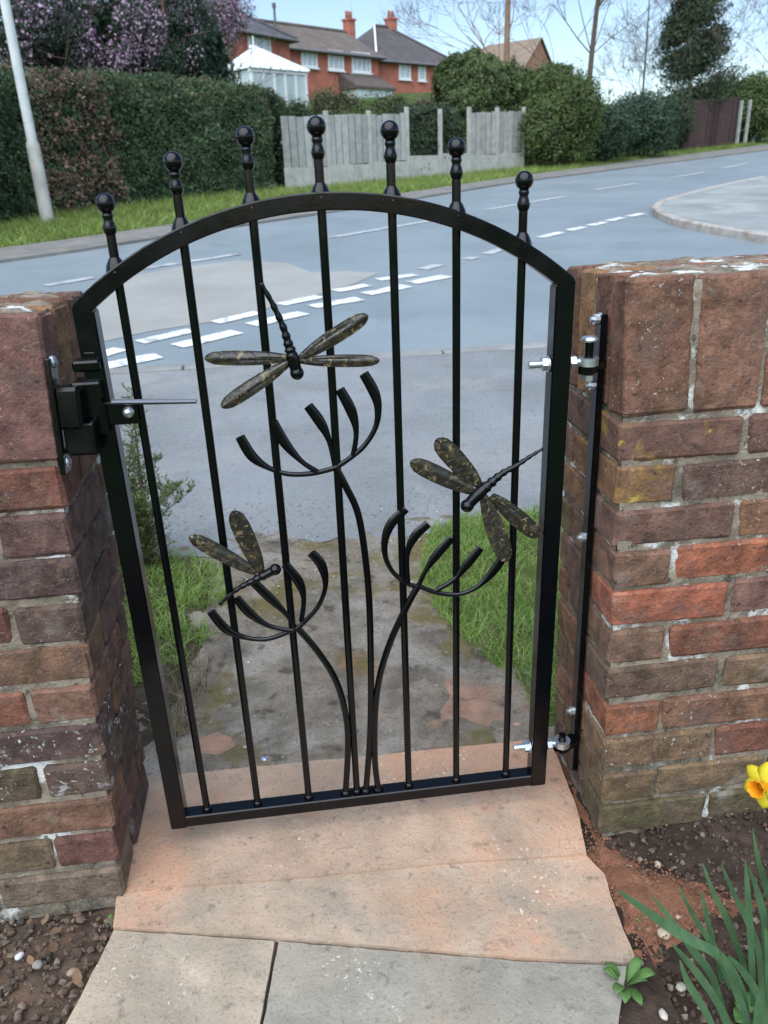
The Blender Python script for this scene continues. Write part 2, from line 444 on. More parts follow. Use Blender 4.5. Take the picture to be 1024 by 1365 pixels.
for a, b in [((60, 380), (125, 369)), ((179, 359), (318, 338)), ((440, 316), (572, 294)), ((650, 279), (755, 261)), ((792, 253), (850, 244)), ((893, 237), (940, 229)), ((963, 224), (998, 217))]:
    mark(XY(a), XY(b), .16, m_oldline)
# kerbed footway island on the right of the junction
isl_px = [(1024, 323), (985, 316), (945, 309), (918, 304), (896, 298), (880, 291), (873, 284), (874, 279), (886, 273), (912, 265), (950, 255), (985, 247), (1024, 239)]
isl = [XY(p) for p in isl_px]
isl_poly = [isl[0] + np.array([.6, -5.0])] + isl + [isl[-1] + RD * 25, isl[-1] + RD * 25 + np.array([9, -14.0]), isl[0] + np.array([14, -5.0])]
corner = sheet('corner_pavement', [tuple(p) for p in isl_poly], M('corner_tarmac', (.225, .24, .24), rough=.9, var=.2, vscale=1.5, layers=(((.31, .32, .30), .8, .5, .65, .7, 6), ((.17, .18, .18), 2, .58, .7, .5, 6)), bump=((60, .5, .006),)), .085, 'pale kerbed pavement at the corner of the junction', 'pavement', step=.4, skirt=.12)
kp = smooth_path([(*p, 0) for p in isl_poly[:14]], 3)
i = 0
acc = []
seg = [np.array(kp[0][:2])]
for q in kp[1:]:
    q = np.array(q[:2])
    while np.linalg.norm(q - seg[-1]) > .9:
        d = (q - seg[-1]) / np.linalg.norm(q - seg[-1]); seg.append(seg[-1] + d * .9)
kerb_me = None
for a, b in zip(seg[:-1], seg[1:]):
    if np.linalg.norm(b - a) < .3 or b[1] > 26: continue
    c = (a + b) / 2; d = b - a; L = np.linalg.norm(d)
    z0, z1 = gz(*a), gz(*b)
    R = Matrix.Rotation(math.atan2(d[1], d[0]), 3, 'Z') @ Matrix.Rotation(-math.atan2(z1 - z0, L), 3, 'Y')
    mb = MB().cbox((0, 0, 0), (.89, .13, .22), .015)
    if kerb_me is None: kerb_me = mb.mesh('kerb_stone')
    o = link('kerb_stone', kerb_me, m_kerb, corner)
    o.location = (c[0], c[1], (z0 + z1) / 2 - .012); o.rotation_euler = R.to_euler()

# ------------------------------------------------------------------ garden side: soil, slabs, path through the gate
def bed(name, x0, x1, y0, y1, z, amp, mat, label, res=.011, seed=1, poly=None, zf=None):
    gx = np.arange(x0, x1, res); gy = np.arange(y0, y1, res)
    X, Y = np.meshgrid(gx, gy)
    Z = z + amp * fnoise(X, Y, 0, 14, seed) + amp * .7 * np.maximum(0, fnoise(X, Y, 0, 55, seed + 3)) + amp * .4 * fnoise(X, Y, 0, 140, seed + 5)
    if zf is not None: Z = Z + zf(X, Y)
    n = len(gx)
    V = np.stack([X, Y, Z], -1).reshape(-1, 3)
    F = [(j * n + i, j * n + i + 1, (j + 1) * n + i + 1, (j + 1) * n + i) for j in range(len(gy) - 1) for i in range(n - 1)]
    o = link(name, mesh_from(name, V, F, True), mat)
    return tag(o, label, 'soil', kind='structure')
def inpoly(x, y, poly):
    x = np.asarray(x); y = np.asarray(y); c = np.zeros(x.shape, bool); n = len(poly)
    for i in range(n):
        x0, y0 = poly[i][:2]; x1, y1 = poly[i - 1][:2]
        c ^= ((y0 > y) != (y1 > y)) & (x < (x1 - x0) * (y - y0) / (y1 - y0 + 1e-12) + x0)
    return c
bed('soil_bed', .30, 1.6, -1.5, .06, -.032, .009, m_soil, 'dark crumbly flower bed soil below the right wall', seed=2,
    zf=lambda X, Y: .012 * np.clip((X - .5) / .3, 0, 1) + .026 * np.clip((Y + .24) / .12, 0, 1) * np.clip((X - .50) / .05, 0, 1) - .035 * np.clip((.44 - X) / .06, 0, 1) * (Y > -2))
bed('soil_bed', -1.6, -.25, -1.5, .06, -.036, .010, M('leafy_left_soil', (.085, .06, .045), rough=.95, spec=.15, var=.4, vscale=18, layers=(((.17, .10, .065), 9, .5, .68, .7, 6), ((.3, .25, .2), 60, .64, .7, .7, 3)), bump=((45, .9, .012), (200, .7, .003))),
    'brown bed of crumbs and dead leaves below the left wall', seed=8, zf=lambda X, Y: -.035 * np.clip((X + .40) / .06, 0, 1))
# subsoil under the slabs
o = MB().prism([(-.42, -1.6), (.5, -1.6), (.52, .24), (-.40, .24)], -.2, -.019).build('subsoil', m_soil); tag(o, 'packed soil under the garden path slabs', 'soil', kind='structure')
def sand_patch(name, px, z, seed, label):
    poly = [on_z(p, -.03)[:2] for p in px]
    P = np.array(poly); x0, y0 = P.min(0); x1, y1 = P.max(0)
    res = .008; gx = np.arange(x0, x1, res); gy = np.arange(y0, y1, res); X, Y = np.meshgrid(gx, gy)
    # rough distance to the border gives a feathered edge
    D = np.full(X.shape, 9.0)
    for i in range(len(poly)):
        a, b = P[i - 1], P[i]; ab = b - a; t = np.clip(((X - a[0]) * ab[0] + (Y - a[1]) * ab[1]) / (ab @ ab), 0, 1)
        D = np.minimum(D, np.hypot(X - a[0] - t * ab[0], Y - a[1] - t * ab[1]))
    ins = inpoly(X, Y, poly)
    h = np.where(ins, np.minimum(D, .05) * .28, -D * .6)
    Z = z + h + .006 * fnoise(X, Y, 0, 40, seed) + .003 * fnoise(X, Y, 0, 150, seed)
    n = len(gx); V = np.stack([X, Y, Z], -1).reshape(-1, 3)
    F = [(j * n + i, j * n + i + 1, (j + 1) * n + i + 1, (j + 1) * n + i) for j in range(len(gy) - 1) for i in range(n - 1) if ins[j, i] or ins[j + 1, i + 1] or D[j, i] < .03]
    o = link(name, mesh_from(name, V, F, True), m_sand); tag(o, label, 'sand', kind='structure')
sand_patch('sand_patch', [(742, 1005), (760, 1010), (800, 1110), (850, 1150), (935, 1185), (1010, 1205), (1000, 1225), (930, 1245), (880, 1265), (850, 1300), (826, 1300), (838, 1265), (806, 1190), (770, 1150), (778, 1120), (765, 1090)], -.022, 4, 'spilt red builders sand beside the path slabs')

path = empty('garden_path', (0, -.3, 0), 'concrete slab path leading from the garden to the gate', 'path', kind='structure')
def ragged(poly, amp, n=5):
    out = []
    for i in range(len(poly)):
        a, b = np.array(poly[i]), np.array(poly[(i + 1) % len(poly)])
        k = max(2, int(np.linalg.norm(b - a) / .02))
        for j in range(k): out.append(a + (b - a) * j / k + np.array([random.uniform(-amp, amp), random.uniform(-amp, amp)]))
    return out
def slab(px, z, th, color, tilt=0, amp=.001, mat=None):
    poly = ragged([on_z(p, z)[:2] for p in px], amp)
    bm = bmesh.new()
    top = bm.faces.new([bm.verts.new((p[0], p[1], z)) for p in poly])
    bm.normal_update()
    if top.normal.z < 0: top.normal_flip()
    r = bmesh.ops.inset_region(bm, faces=[top], thickness=.0035)
    for q in bm.verts:
        pass
    tv = set(top.verts)
    bot = [q for q in bm.verts if q not in tv]
    for q in bot: q.co.z -= .003
    be = [e for e in bm.edges if e.is_boundary]
    r = bmesh.ops.extrude_edge_only(bm, edges=be)
    for g_ in r['geom']:
        if isinstance(g_, bmesh.types.BMVert): g_.co.z -= th
    bmesh.ops.triangulate(bm, faces=[top], quad_method='BEAUTY', ngon_method='BEAUTY')
    cx = np.mean([p[0] for p in poly]); cy = np.mean([p[1] for p in poly])
    for q in bm.verts: q.co.z += tilt * (q.co.x - cx)
    bmesh.ops.recalc_face_normals(bm, faces=bm.faces[:])
    me = bpy.data.meshes.new('slab'); bm.to_mesh(me); bm.free()
    return link('slab', me, mat or m_slab, path, color)
slab([(186, 1037), (728, 984), (742, 1005), (770, 1080), (782, 1138), (600, 1149), (380, 1171), (158, 1186)], 0, .06, (.37, .262, .188))
slab([(157, 1189), (380, 1174), (600, 1152), (783, 1141), (806, 1165), (818, 1205), (832, 1240), (846, 1274), (842, 1283), (690, 1276), (380, 1250), (150, 1236)], -.006, .06, (.37, .28, .205))
slab([(152, 1240), (366, 1254), (322, 1500), (20, 1500)], -.010, .05, (.365, .298, .225), mat=m_slab_grey)
slab([(371, 1255), (690, 1281), (836, 1288), (824, 1365), (800, 1500), (328, 1500)], -.011, .05, (.255, .238, .198), mat=m_slab_grey)
slab([(18, 1508), (320, 1508), (300, 1800), (-80, 1800)], -.012, .05, (.30, .265, .22), mat=m_slab_grey)
slab([(327, 1508), (800, 1508), (780, 1800), (306, 1800)], -.013, .05, (.25, .235, .2), mat=m_slab_grey)

# concrete path outside the gate, its rough verges
def rough_sheet(name, poly, z, amp, mat, label, cat, res=.014, seed=1, edge=.05, rise=0.02):
    P = np.array([p[:2] for p in poly]); x0, y0 = P.min(0); x1, y1 = P.max(0)
    gx = np.arange(x0, x1 + res, res); gy = np.arange(y0, y1 + res, res); X, Y = np.meshgrid(gx, gy)
    D = np.full(X.shape, 9.0)
    for i in range(len(P)):
        a, b = P[i - 1], P[i]; ab = b - a; t = np.clip(((X - a[0]) * ab[0] + (Y - a[1]) * ab[1]) / (ab @ ab), 0, 1)
        D = np.minimum(D, np.hypot(X - a[0] - t * ab[0], Y - a[1] - t * ab[1]))
    ins = inpoly(X, Y, P)
    Z = z + ground(X, Y) + amp * fnoise(X, Y, 0, 9, seed) + amp * .6 * fnoise(X, Y, 0, 32, seed + 2) + np.where(ins, np.minimum(D, edge) / edge * rise, -D)
    n = len(gx); V = np.stack([X, Y, Z], -1).reshape(-1, 3)
    F = [(j * n + i, j * n + i + 1, (j + 1) * n + i + 1, (j + 1) * n + i) for j in range(len(gy) - 1) for i in range(n - 1) if ins[j, i] or ins[j + 1, i + 1] or D[j, i] < .02]
    return tag(link(name, mesh_from(name, V, F, True), mat), label, cat, kind='structure')
rough_sheet('path', [(-.9, .165), (1.2, .165), (1.2, 1.52), (-.9, 1.52)], -.0175, .005, m_path, 'stained mossy concrete path between gate and pavement', 'path', rise=.012, edge=.02)
M('red_dusted_concrete', (.27, .17, .125), rough=.95, spec=.1, var=.35, vscale=12, layers=(((.36, .20, .135), 5, .46, .62, .8, 8), ((.21, .175, .14), 9, .5, .64, .75, 8), ((.12, .095, .045), 6, .55, .66, .7, 8), ((.07, .055, .042), 14, .58, .70, .6, 8)), bump=((20, .8, .012), (120, .8, .004)))
def wob(px, amp, seed):
    P = [np.array(on_z(q, -.006)[:2]) for q in px]; out = []
    for i in range(len(P)):
        a, b = P[i], P[(i + 1) % len(P)]
        for k in range(10):
            q = a + (b - a) * k / 10; out.append(q + amp * np.array([float(fnoise(q[0], q[1], 0, 24, seed)), float(fnoise(q[1], q[0], 0, 24, seed + 3))]))
    return out
rough_sheet('path_repair', wob([(500, 1008), (722, 984), (715, 940), (660, 905), (600, 868), (560, 862), (545, 895), (560, 930), (520, 960)], .022, 3), -.0150, .0055, MATS['red_dusted_concrete'], 'red dusted worn concrete at the outer edge of the threshold', 'path', seed=9, rise=.0125, edge=.10)
rough_sheet('path_repair', wob([(225, 1030), (335, 1016), (340, 985), (290, 965), (250, 975)], .014, 5), -.0145, .0055, MATS['red_dusted_concrete'], 'red brown patch of earth stained concrete beside the left gate post', 'path', seed=11, rise=.0125, edge=.06)
vr_px = [(735, 990), (700, 978), (690, 950), (672, 925), (640, 895), (600, 868), (565, 820), (552, 770), (556, 730), (570, 700), (600, 688), (680, 680), (760, 680)]
vr = [on_z(p, -.01)[:2] for p in vr_px]; vr = vr + [(2.6, 1.42), (2.6, .2)]
vl_px = [(215, 1015), (250, 965), (262, 920), (290, 868), (300, 820), (304, 775), (290, 748), (255, 738), (215, 733), (160, 735)]
vl = [on_z(p, -.01)[:2] for p in vl_px]; vl = vl + [(-2.4, 1.4), (-2.4, .2)]
rough_sheet('verge', vr, -.03, .008, m_earth, 'earth of the grass verge right of the path', 'verge', seed=4, rise=.03, edge=.06)
rough_sheet('verge', vl, -.03, .010, m_earth2, 'earth of the grass verge left of the path', 'verge', seed=6, rise=.03, edge=.06)
# ================================================================== BRICK GATE PILLARS / WALLS
def brick_mesh(sx, sy, sz, seed):
    rnd = random.Random(seed)
    bm = bmesh.new(); bmesh.ops.create_cube(bm, size=1)
    for q in bm.verts: q.co = Vector((q.co.x * sx, q.co.y * sy, q.co.z * sz))
    bmesh.ops.bevel(bm, geom=bm.edges[:], offset=.0052, segments=1, affect='EDGES')
    for q in bm.verts: q.co += Vector((rnd.uniform(-1, 1), rnd.uniform(-1, 1), rnd.uniform(-1, 1))) * .0022
    bmesh.ops.triangulate(bm, faces=[f for f in bm.faces if len(f.verts) > 3 and rnd.random() < .3])
    me = bpy.data.meshes.new('brick'); bm.to_mesh(me); bm.free()
    me.materials.append(m_brick)
    return me
BR = {}
def brick_variant(sx, sy, sz):
    k = (round(sx, 4), round(sy, 4), round(sz, 4))
    if k not in BR: BR[k] = [brick_mesh(*k, 31 * i + int(sx * 1e4)) for i in range(5)]
    return random.choice(BR[k])
PALW = (1.12, .98, .80)
PAL = dict(mauve=(.140, .088, .078), dark=(.092, .066, .060), red=(.165, .078, .060), orange=(.198, .089, .064), brown=(.155, .094, .066), olive=(.130, .100, .066),
           maroon=(.150, .082, .072), grey=(.150, .122, .104), moss=(.085, .077, .048), tan=(.20, .125, .075), fired=(.235, .092, .060))
PAL = {k: tuple(a * b for a, b in zip(v, PALW)) for k, v in PAL.items()}
CH, BH, T, ZT = .0752, .0672, .28, .827
def wall(name, corner, s, kx, ky, cols, sold, ncourse, length, label, lime, special={}, tint=(1, 1, 1), cat='wall'):
    """s=+1 the wall runs to the right of the opening, -1 to the left. corner = front inner bottom corner."""
    x0, y0, zb = corner
    root = empty(name, (x0, y0, zb), label, cat)
    def P(u, v, z): return (x0 + s * u + kx * z, y0 + v + ky * z, z)
    def put(u0, u1, v0, v1, z0, z1, col, upright=False, mat=None):
        c = P((u0 + u1) / 2, (v0 + v1) / 2, (z0 + z1) / 2)
        o = link('brick', brick_variant(u1 - u0, v1 - v0, z1 - z0), None, root)
        jit = lambda a: random.uniform(-a, a)
        o.location = Vector(o.location) + Vector(c) + Vector((jit(.002), jit(.0022), jit(.0012)))
        o.rotation_euler = ((-ky if upright else 0) + jit(.012), (kx if upright else 0) + jit(.012), jit(.014) + (math.pi if random.random() < .5 and not upright else 0))
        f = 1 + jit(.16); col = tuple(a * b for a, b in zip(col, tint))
        if mat:
            o.material_slots[0].link = 'OBJECT'; o.material_slots[0].material = mat
        o.color = (col[0] * f, col[1] * f * (1 + jit(.06)), col[2] * f * (1 + jit(.08)), 1)
    names = ['mauve', 'dark', 'red', 'brown', 'olive', 'maroon']
    def pick(i, j):
        row = cols[i] if i < len(cols) else []
        if j < len(row): return PAL[row[j]]
        if i < 1: return PAL['moss']
        return PAL[random.choice(['mauve', 'dark', 'brown', 'red', 'maroon', 'olive', 'orange', 'mauve', 'brown'])]
    off = .827 - ncourse * CH
    for i in range(ncourse):
        z0 = off + i * CH; z1 = z0 + BH
        head = (i % 2 == (0 if ncourse % 2 else 1))   # header at the corner, alternating; top course under the soldiers is a stretcher
        head = ((ncourse - 1 - i) % 2 == 1)
        j = 0
        if head:
            put(0, .104, 0, .215, z0, z1, pick(i, 0), mat=special.get((i, 0))); put(0, .104, .225, T, z0, z1, random.choice([PAL['mauve'], PAL['brown'], PAL['olive']])); u = .114; j = 1
        else:
            put(0, .215, 0, .1025, z0, z1, pick(i, 0), mat=special.get((i, 0))); put(0, .1025, .1125, T, z0, z1, random.choice([PAL['mauve'], PAL['dark'], PAL['brown'], PAL['olive']])); u = .225; j = 1
        while u < length:
            put(u, u + .215, 0, .1025, z0, z1, pick(i, j), mat=special.get((i, j))); u += .225; j += 1
        u = .1125 + (.06 if head else 0)
        while u < length:
            put(u, u + .215, T - .1025, T, z0, z1, PAL[random.choice(names)]); u += .225
    u = 0; j = 0
    while u < length:
        for r in range(4):
            v0 = r * .0717
            c = PAL[sold[j]] if (r == 0 and j < len(sold)) else PAL[random.choice(['maroon', 'brown', 'grey', 'mauve', 'tan'])]
            put(u, u + .112, v0, v0 + .065, ZT, ZT + .216, c, True)
        u += .122; j += 1
    # mortar body, one lumpy skin a few millimetres behind the brick faces
    V = []; F = []
    def skin(fn, na, nb):
        b = len(V)
        for a in range(na + 1):
            for c in range(nb + 1): V.append(fn(a / na, c / nb))
        for a in range(na):
            for c in range(nb):
                q = b + a * (nb + 1) + c; F.append((q, q + 1, q + nb + 2, q + nb + 1))
    zb0, zt = off - .03, ZT + .212
    L = u - .012; d = .0062
    def bumpy(u_, v_, z_, amp=.0030): return amp * float(fnoise(u_ * s, v_ + 3 * s, z_, 42, 1)) + amp * .8 * float(fnoise(u_, v_, z_, 120, 2))
    nz = 90
    skin(lambda a, c: P(d + (L - d) * a, d - bumpy((L * a), 0, zb0 + (zt - zb0) * c), zb0 + (zt - zb0) * c), 100, nz)
    skin(lambda a, c: P(d - bumpy(0, T * a, zb0 + (zt - zb0) * c), d + (T - 2 * d) * a, zb0 + (zt - zb0) * c), 28, nz)
    skin(lambda a, c: P(d + (L - d) * a, T - d, zb0 + (zt - zb0) * c), 10, 10)
    skin(lambda a, c: P(d + (L - d) * a, d + (T - 2 * d) * c, zt - .012 + min(1, L * a / .03, T * c / .03, T * (1 - c) / .03) * (.017 + .006 * float(fnoise(L * a, T * c, 0, 25, 5)) + .004 * float(fnoise(L * a, T * c, 0, 80, 6)))), 120, 36)
    skin(lambda a, c: P(L, d + (T - 2 * d) * a, zb0 + (zt - zb0) * c), 3, 10)
    link('mortar', mesh_from('mortar', V, F, True), lime, root)
    return root
colsR = [['moss', 'moss', 'moss', 'moss'],
         ['olive', 'olive', 'brown'], ['olive', 'red', 'brown'], ['orange', 'brown', 'brown'], ['dark', 'olive', 'mauve'], ['mauve', 'red', 'mauve'],
         ['fired', 'mauve', 'brown'], ['mauve', 'fired', 'red'], ['mauve', 'brown', 'mauve'], ['tan', 'mauve', 'dark'], ['brown', 'mauve', 'maroon']]
colsR[9] = ['brown', 'dark', 'mauve']; colsR[10] = ['mauve', 'mauve', 'maroon']
wallR = wall('brick_wall', (.520, -.118, 0), 1, 0.0, .084, colsR, ['maroon', 'maroon', 'maroon', 'brown'], 11, 1.25,
             'weathered red brick garden wall holding the gate hinge bar', m_mortar, {(9, 0): m_brick_lichen, (10, 0): m_brick_lichen})
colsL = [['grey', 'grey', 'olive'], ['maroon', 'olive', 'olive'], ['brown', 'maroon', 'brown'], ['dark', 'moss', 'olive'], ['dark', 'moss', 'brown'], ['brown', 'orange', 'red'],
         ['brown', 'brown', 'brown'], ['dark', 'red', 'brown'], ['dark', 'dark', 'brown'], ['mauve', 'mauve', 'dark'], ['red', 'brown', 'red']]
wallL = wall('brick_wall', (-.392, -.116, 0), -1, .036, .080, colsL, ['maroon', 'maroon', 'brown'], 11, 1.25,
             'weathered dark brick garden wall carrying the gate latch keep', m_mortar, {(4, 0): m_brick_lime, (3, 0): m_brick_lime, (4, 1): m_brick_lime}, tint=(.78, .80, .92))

# ================================================================== GATE
GX0, GX1, GZ0, GZS = -.313, .441, .046, 1.048
GC, GR, GZC = .064, .584, 1.186 - .584
SW, DP = .031, .030
gate = empty('garden_gate', (GC, 0, GZ0), 'black wrought iron garden gate with arched top, ball finials and dragonflies', 'gate')
def arc_z(x, r=GR): return GZC + math.sqrt(max(0, r * r - (x - GC) ** 2))
for sx in (0, 1):
    xo = GX0 if sx == 0 else GX1 - SW
    x_in = xo + SW if sx == 0 else xo
    x_out = xo if sx == 0 else xo + SW
    # stile mitred to the arch
    zo, zi = GZS, arc_z(x_in, GR - .030) + .004
    v = []
    b = .002
    for (x, zt) in ((x_out, zo), (x_in, zi)):
        for y in (-DP / 2 - .001, DP / 2 + .001): v += [(x, y, GZ0), (x, y, zt)]
    me = MB().add(v, [(0, 2, 6, 4), (1, 5, 7, 3), (0, 4, 5, 1), (2, 3, 7, 6), (0, 1, 3, 2), (4, 6, 7, 5)]).mesh('stile')
    bm = bmesh.new(); bm.from_mesh(me); bmesh.ops.recalc_face_normals(bm, faces=bm.faces[:])
    bmesh.ops.bevel(bm, geom=bm.edges[:], offset=.002, segments=2, affect='EDGES'); bm.to_mesh(me); bm.free()
    link('stile', me, m_gate, gate)
MB().cbox(((GX0 + GX1) / 2, 0, GZ0 + .014), (GX1 - GX0 - 2 * SW + .004, DP - .001, .026), .002).build('bottom_rail', m_gate, gate)
v = []; f = []
a0 = math.acos((GX0 - GC) / GR); a1 = math.acos((GX1 - GC) / GR)
NA = 48
for i in range(NA + 1):
    a = a0 + (a1 - a0) * i / NA
    for rr, y in ((GR, -DP / 2 + .0), (GR, DP / 2), (GR - .025, DP / 2), (GR - .025, -DP / 2)):
        x = GC + rr * math.cos(a); z = GZC + rr * math.sin(a)
        v.append((x, y, z))
for i in range(NA):
    for k in range(4): f.append((i * 4 + k, i * 4 + (k + 1) % 4, (i + 1) * 4 + (k + 1) % 4, (i + 1) * 4 + k))
f += [(0, 3, 2, 1), (NA * 4, NA * 4 + 1, NA * 4 + 2, NA * 4 + 3)]
me = mesh_from('arch_rail', v, f)
bm = bmesh.new(); bm.from_mesh(me); bmesh.ops.recalc_face_normals(bm, faces=bm.faces[:])
bmesh.ops.bevel(bm, geom=[e for e in bm.edges if e.calc_face_angle(0) > .8], offset=.002, segments=1, affect='EDGES'); bm.to_mesh(me); bm.free()
ar = link('arch_rail', me, m_gate, gate)
BX = [-.2418, -.1432, -.042, .0545, .160, .2575, .3605]
BXT = [-.2440, -.1440, -.042, .0575, .1605, .2565, .3585]
for xb, xt in zip(BX, BXT):
    MB().tube([(xb, 0, GZ0 + .024), (xt, 0, arc_z(xt, GR - .015))], .0066, 12).build('bar', m_gate, gate, auto=.6)
    MB().lathe([(.0078, 0), (.0092, .003), (.0084, .006), (.0067, .009)], (xb, 0, GZ0 + .0265), 10).build('weld_bead', m_gate, gate, smooth=True)
    zt = arc_z(xt)
    tilt = (xt - GC) * .0
    fin = MB().tube([(xt, 0, zt - .006), (xt, 0, zt + .058)], .0068, 12).lathe([(.0155, -.008), (.014, .0), (.0098, .008), (.0070, .012)], (xt, 0, zt), 12)\
        .build('finial', m_gate, gate, auto=.6)
    MB().lathe([(.0066, .042), (.0090, .046), (.0099, .052), (.0080, .058), (.0064, .063), (.0082, .067), (.0070, .072)], (xt, 0, zt), 14).build('collar', m_gate, fin, smooth=True)
    MB().lathe(sphere_prof(.0136, 12, .084), (xt, 0, zt), 20).build('ball', m_gate, fin, smooth=True)

def ap(p, y=0.0):
    return on_y(p, y)
PX = .00113
def strap(pxs, widths, y=0.0, th=.0075, sub=5):
    """flat forged strap following traced pixels; widths in metres at the trace points"""
    P = smooth_path([ap(p, y) for p in pxs], sub)
    W = smooth_path([(w, 0, 0) for w in widths], sub); W = [w[0] for w in W]
    n = len(P); v = []; f = []
    for i in range(n):
        t = P[min(i + 1, n - 1)] - P[max(i - 1, 0)]; t /= np.linalg.norm(t)
        nn = np.array([-t[2], 0, t[0]])
        for k in range(10):
            a = 2 * math.pi * k / 10
            q = P[i] + nn * math.cos(a) * W[i] / 2 + np.array([0, 1, 0]) * math.sin(a) * th / 2
            v.append(q)
    for i in range(n - 1):
        for k in range(10): f.append((i * 10 + k, i * 10 + (k + 1) % 10, (i + 1) * 10 + (k + 1) % 10, (i + 1) * 10 + k))
    f += [tuple(range(9, -1, -1)), tuple((n - 1) * 10 + k for k in range(10))]
    return MB().add(v, f)
WT = [.0160, .0175, .0125, .0092, .0088, .0092, .0095]
def flower(petals, stem, y=-.002):
    P = smooth_path([ap(p, y) for p in stem], 6)
    fl = MB().tube(P, .0062, 10).build('flower_stem', m_gate, gate, auto=.7)
    MB().lathe([(.009, 0), (.0115, .003), (.009, .007), (.0065, .010)], (P[-1][0], 0, GZ0 + .0265), 10).build('weld_bead', m_gate, fl, smooth=True)
    for i, pt in enumerate(petals):
        strap(pt, (WT[:2] + WT[2:][-(len(pt) - 2):]) if len(pt) > 2 else WT[:2], y - .0015 * (i % 3)).build('petal', m_gate, fl, auto=.8)
flower([[(320, 582), (336, 608), (359, 624), (385, 632), (417, 631), (446, 624)],
        [(485, 498), (498, 521), (504, 543), (501, 569), (485, 595), (462, 614), (446, 624)],
        [(364, 562), (378, 588), (401, 614), (423, 629)],
        [(411, 541), (427, 563), (439, 588), (447, 622)],
        [(453, 519), (468, 547), (475, 576), (471, 607)]],
       [(447, 622), (462, 650), (478, 687), (488, 751), (493, 818), (494.6, 920), (493, 987), (488, 1053)])
flower([[(281, 815), (302, 839), (328, 850), (355, 852), (378, 845), (395, 837)],
        [(415, 737), (429, 754), (434, 781), (425, 807), (409, 826), (396, 838)],
        [(315, 797), (334, 818), (358, 834), (390, 841)],
        [(338, 776), (361, 798), (381, 818), (395, 838)],
        [(380, 752), (398, 775), (405, 798), (402, 828)]],
       [(396, 836), (422, 866), (446, 903), (459, 943), (464, 987), (461, 1053)], y=-.004)
flower([[(541, 678), (521, 699), (513, 722), (515, 746), (527, 766), (546, 779), (559, 782)],
        [(674, 737), (659, 760), (638, 781), (612, 792), (582, 790), (558, 781)],
        [(571, 698), (553, 715), (543, 740), (544, 777)],
        [(602, 717), (582, 740), (568, 760), (558, 781)],
        [(641, 730), (623, 752), (606, 772), (580, 788)]],
       [(558, 780), (543, 807), (521, 854), (506, 903), (500, 953), (500, 1014), (504, 1050)], y=-.003)
def wing(b, t, w, y, parent, dy=0.0, lift=.006):
    """leaf shaped cast wing with raised veins, thickness 3 mm"""
    B, Tp = ap(b, y), ap(t, y); d = Tp - B; L = np.linalg.norm(d); d /= L; n = np.array([-d[2], 0, d[0]])
    prof = [(0, .30), (.08, .52), (.22, .78), (.4, .94), (.6, 1.0), (.78, .97), (.9, .82), (.965, .52), (1, .14)]
    v = []; f = []; m = 7
    for s_ in (-1, 1):
        for (s, q) in prof:
            for k in range(m):
                c = -1 + 2 * k / (m - 1)
                P = B + d * L * s + n * c * q * w / 2 + np.array([0, 1, 0]) * (s_ * .0016 * (1 - .5 * abs(c)) + dy * s + lift * (1 - c * c) * .3 * -1 + .0016 * math.sin(s * 31 + 2 * k) * (1 - .5 * abs(c)))
                v.append(P)
    nP = len(prof); o2 = nP * m
    for i in range(nP - 1):
        for k in range(m - 1):
            q = i * m + k
            f.append((q, q + 1, q + m + 1, q + m)); f.append((o2 + q, o2 + q + m, o2 + q + m + 1, o2 + q + 1))
    rim = [k for k in range(m)] + [i * m + m - 1 for i in range(1, nP)] + [(nP - 1) * m + k for k in range(m - 2, -1, -1)] + [i * m for i in range(nP - 2, 0, -1)]
    for a, b2 in zip(rim, rim[1:] + rim[:1]): f.append((a, a + o2, b2 + o2, b2))
    wg = MB().add(v, f).build('wing', m_wing, parent, auto=.6)
    # raised rim and midrib
    ve = MB()
    pts = [B + d * L * s + n * q * w / 2 + np.array([0, -.0012 + dy * s, 0]) for s, q in prof] + [B + d * L * s - n * q * w / 2 + np.array([0, -.0012 + dy * s, 0]) for s, q in prof[::-1]]
    ve.tube(pts, .0009, 5)
    ve.tube([B + d * L * s + np.array([0, -.004 + dy * s, 0]) for s in (0, .3, .6, .97)], .0013, 5)
    for s, q in prof[1:-1]:
        for sg in (-1, 1):
            a = B + d * L * s; s2 = min(.97, s + .06); q2 = float(np.interp(s2, [k_[0] for k_ in prof], [k_[1] for k_ in prof])); c_ = B + d * L * s2 + n * sg * q2 * w / 2 * .95
            ve.tube([a + np.array([0, -.0036 + dy * s, 0]), c_ + np.array([0, -.0014 + dy * s, 0])], .0006, 4)
    ve.build('vein', m_wing, wg)
    return wg
def dragonfly(body, rad, wings, y=-.012):
    P = smooth_path([ap(p, y) for p in body], 8)
    R = [r[0] for r in smooth_path([(r, 0, 0) for r in rad], 8)]
    n = len(P)
    R = [r * (1 + (.16 * math.sin(i * 1.7) if i < n * .72 else 0)) for i, r in enumerate(R)]
    df = MB().tube(P, R, 10).build('dragonfly', m_gate, gate, smooth=True)
    h = P[-1]
    MB().lathe(sphere_prof(rad[-1] * 1.22, 10), h, 16).build('head', m_gate, df, smooth=True)
    for w in wings: wing(w[0], w[1], w[2], y + .004, df, *(w[3:]))
dragonfly([(348, 377), (365, 408), (378, 437), (385, 460), (390, 476), (396, 497)], [.0030, .0045, .0055, .0075, .0098, .0090],
          [((399, 478), (489, 419), .0235, -.010), ((398, 481), (505, 480), .0185, -.004), ((388, 477), (273, 478), .0215, .004), ((388, 481), (296, 541), .0230, -.006)])
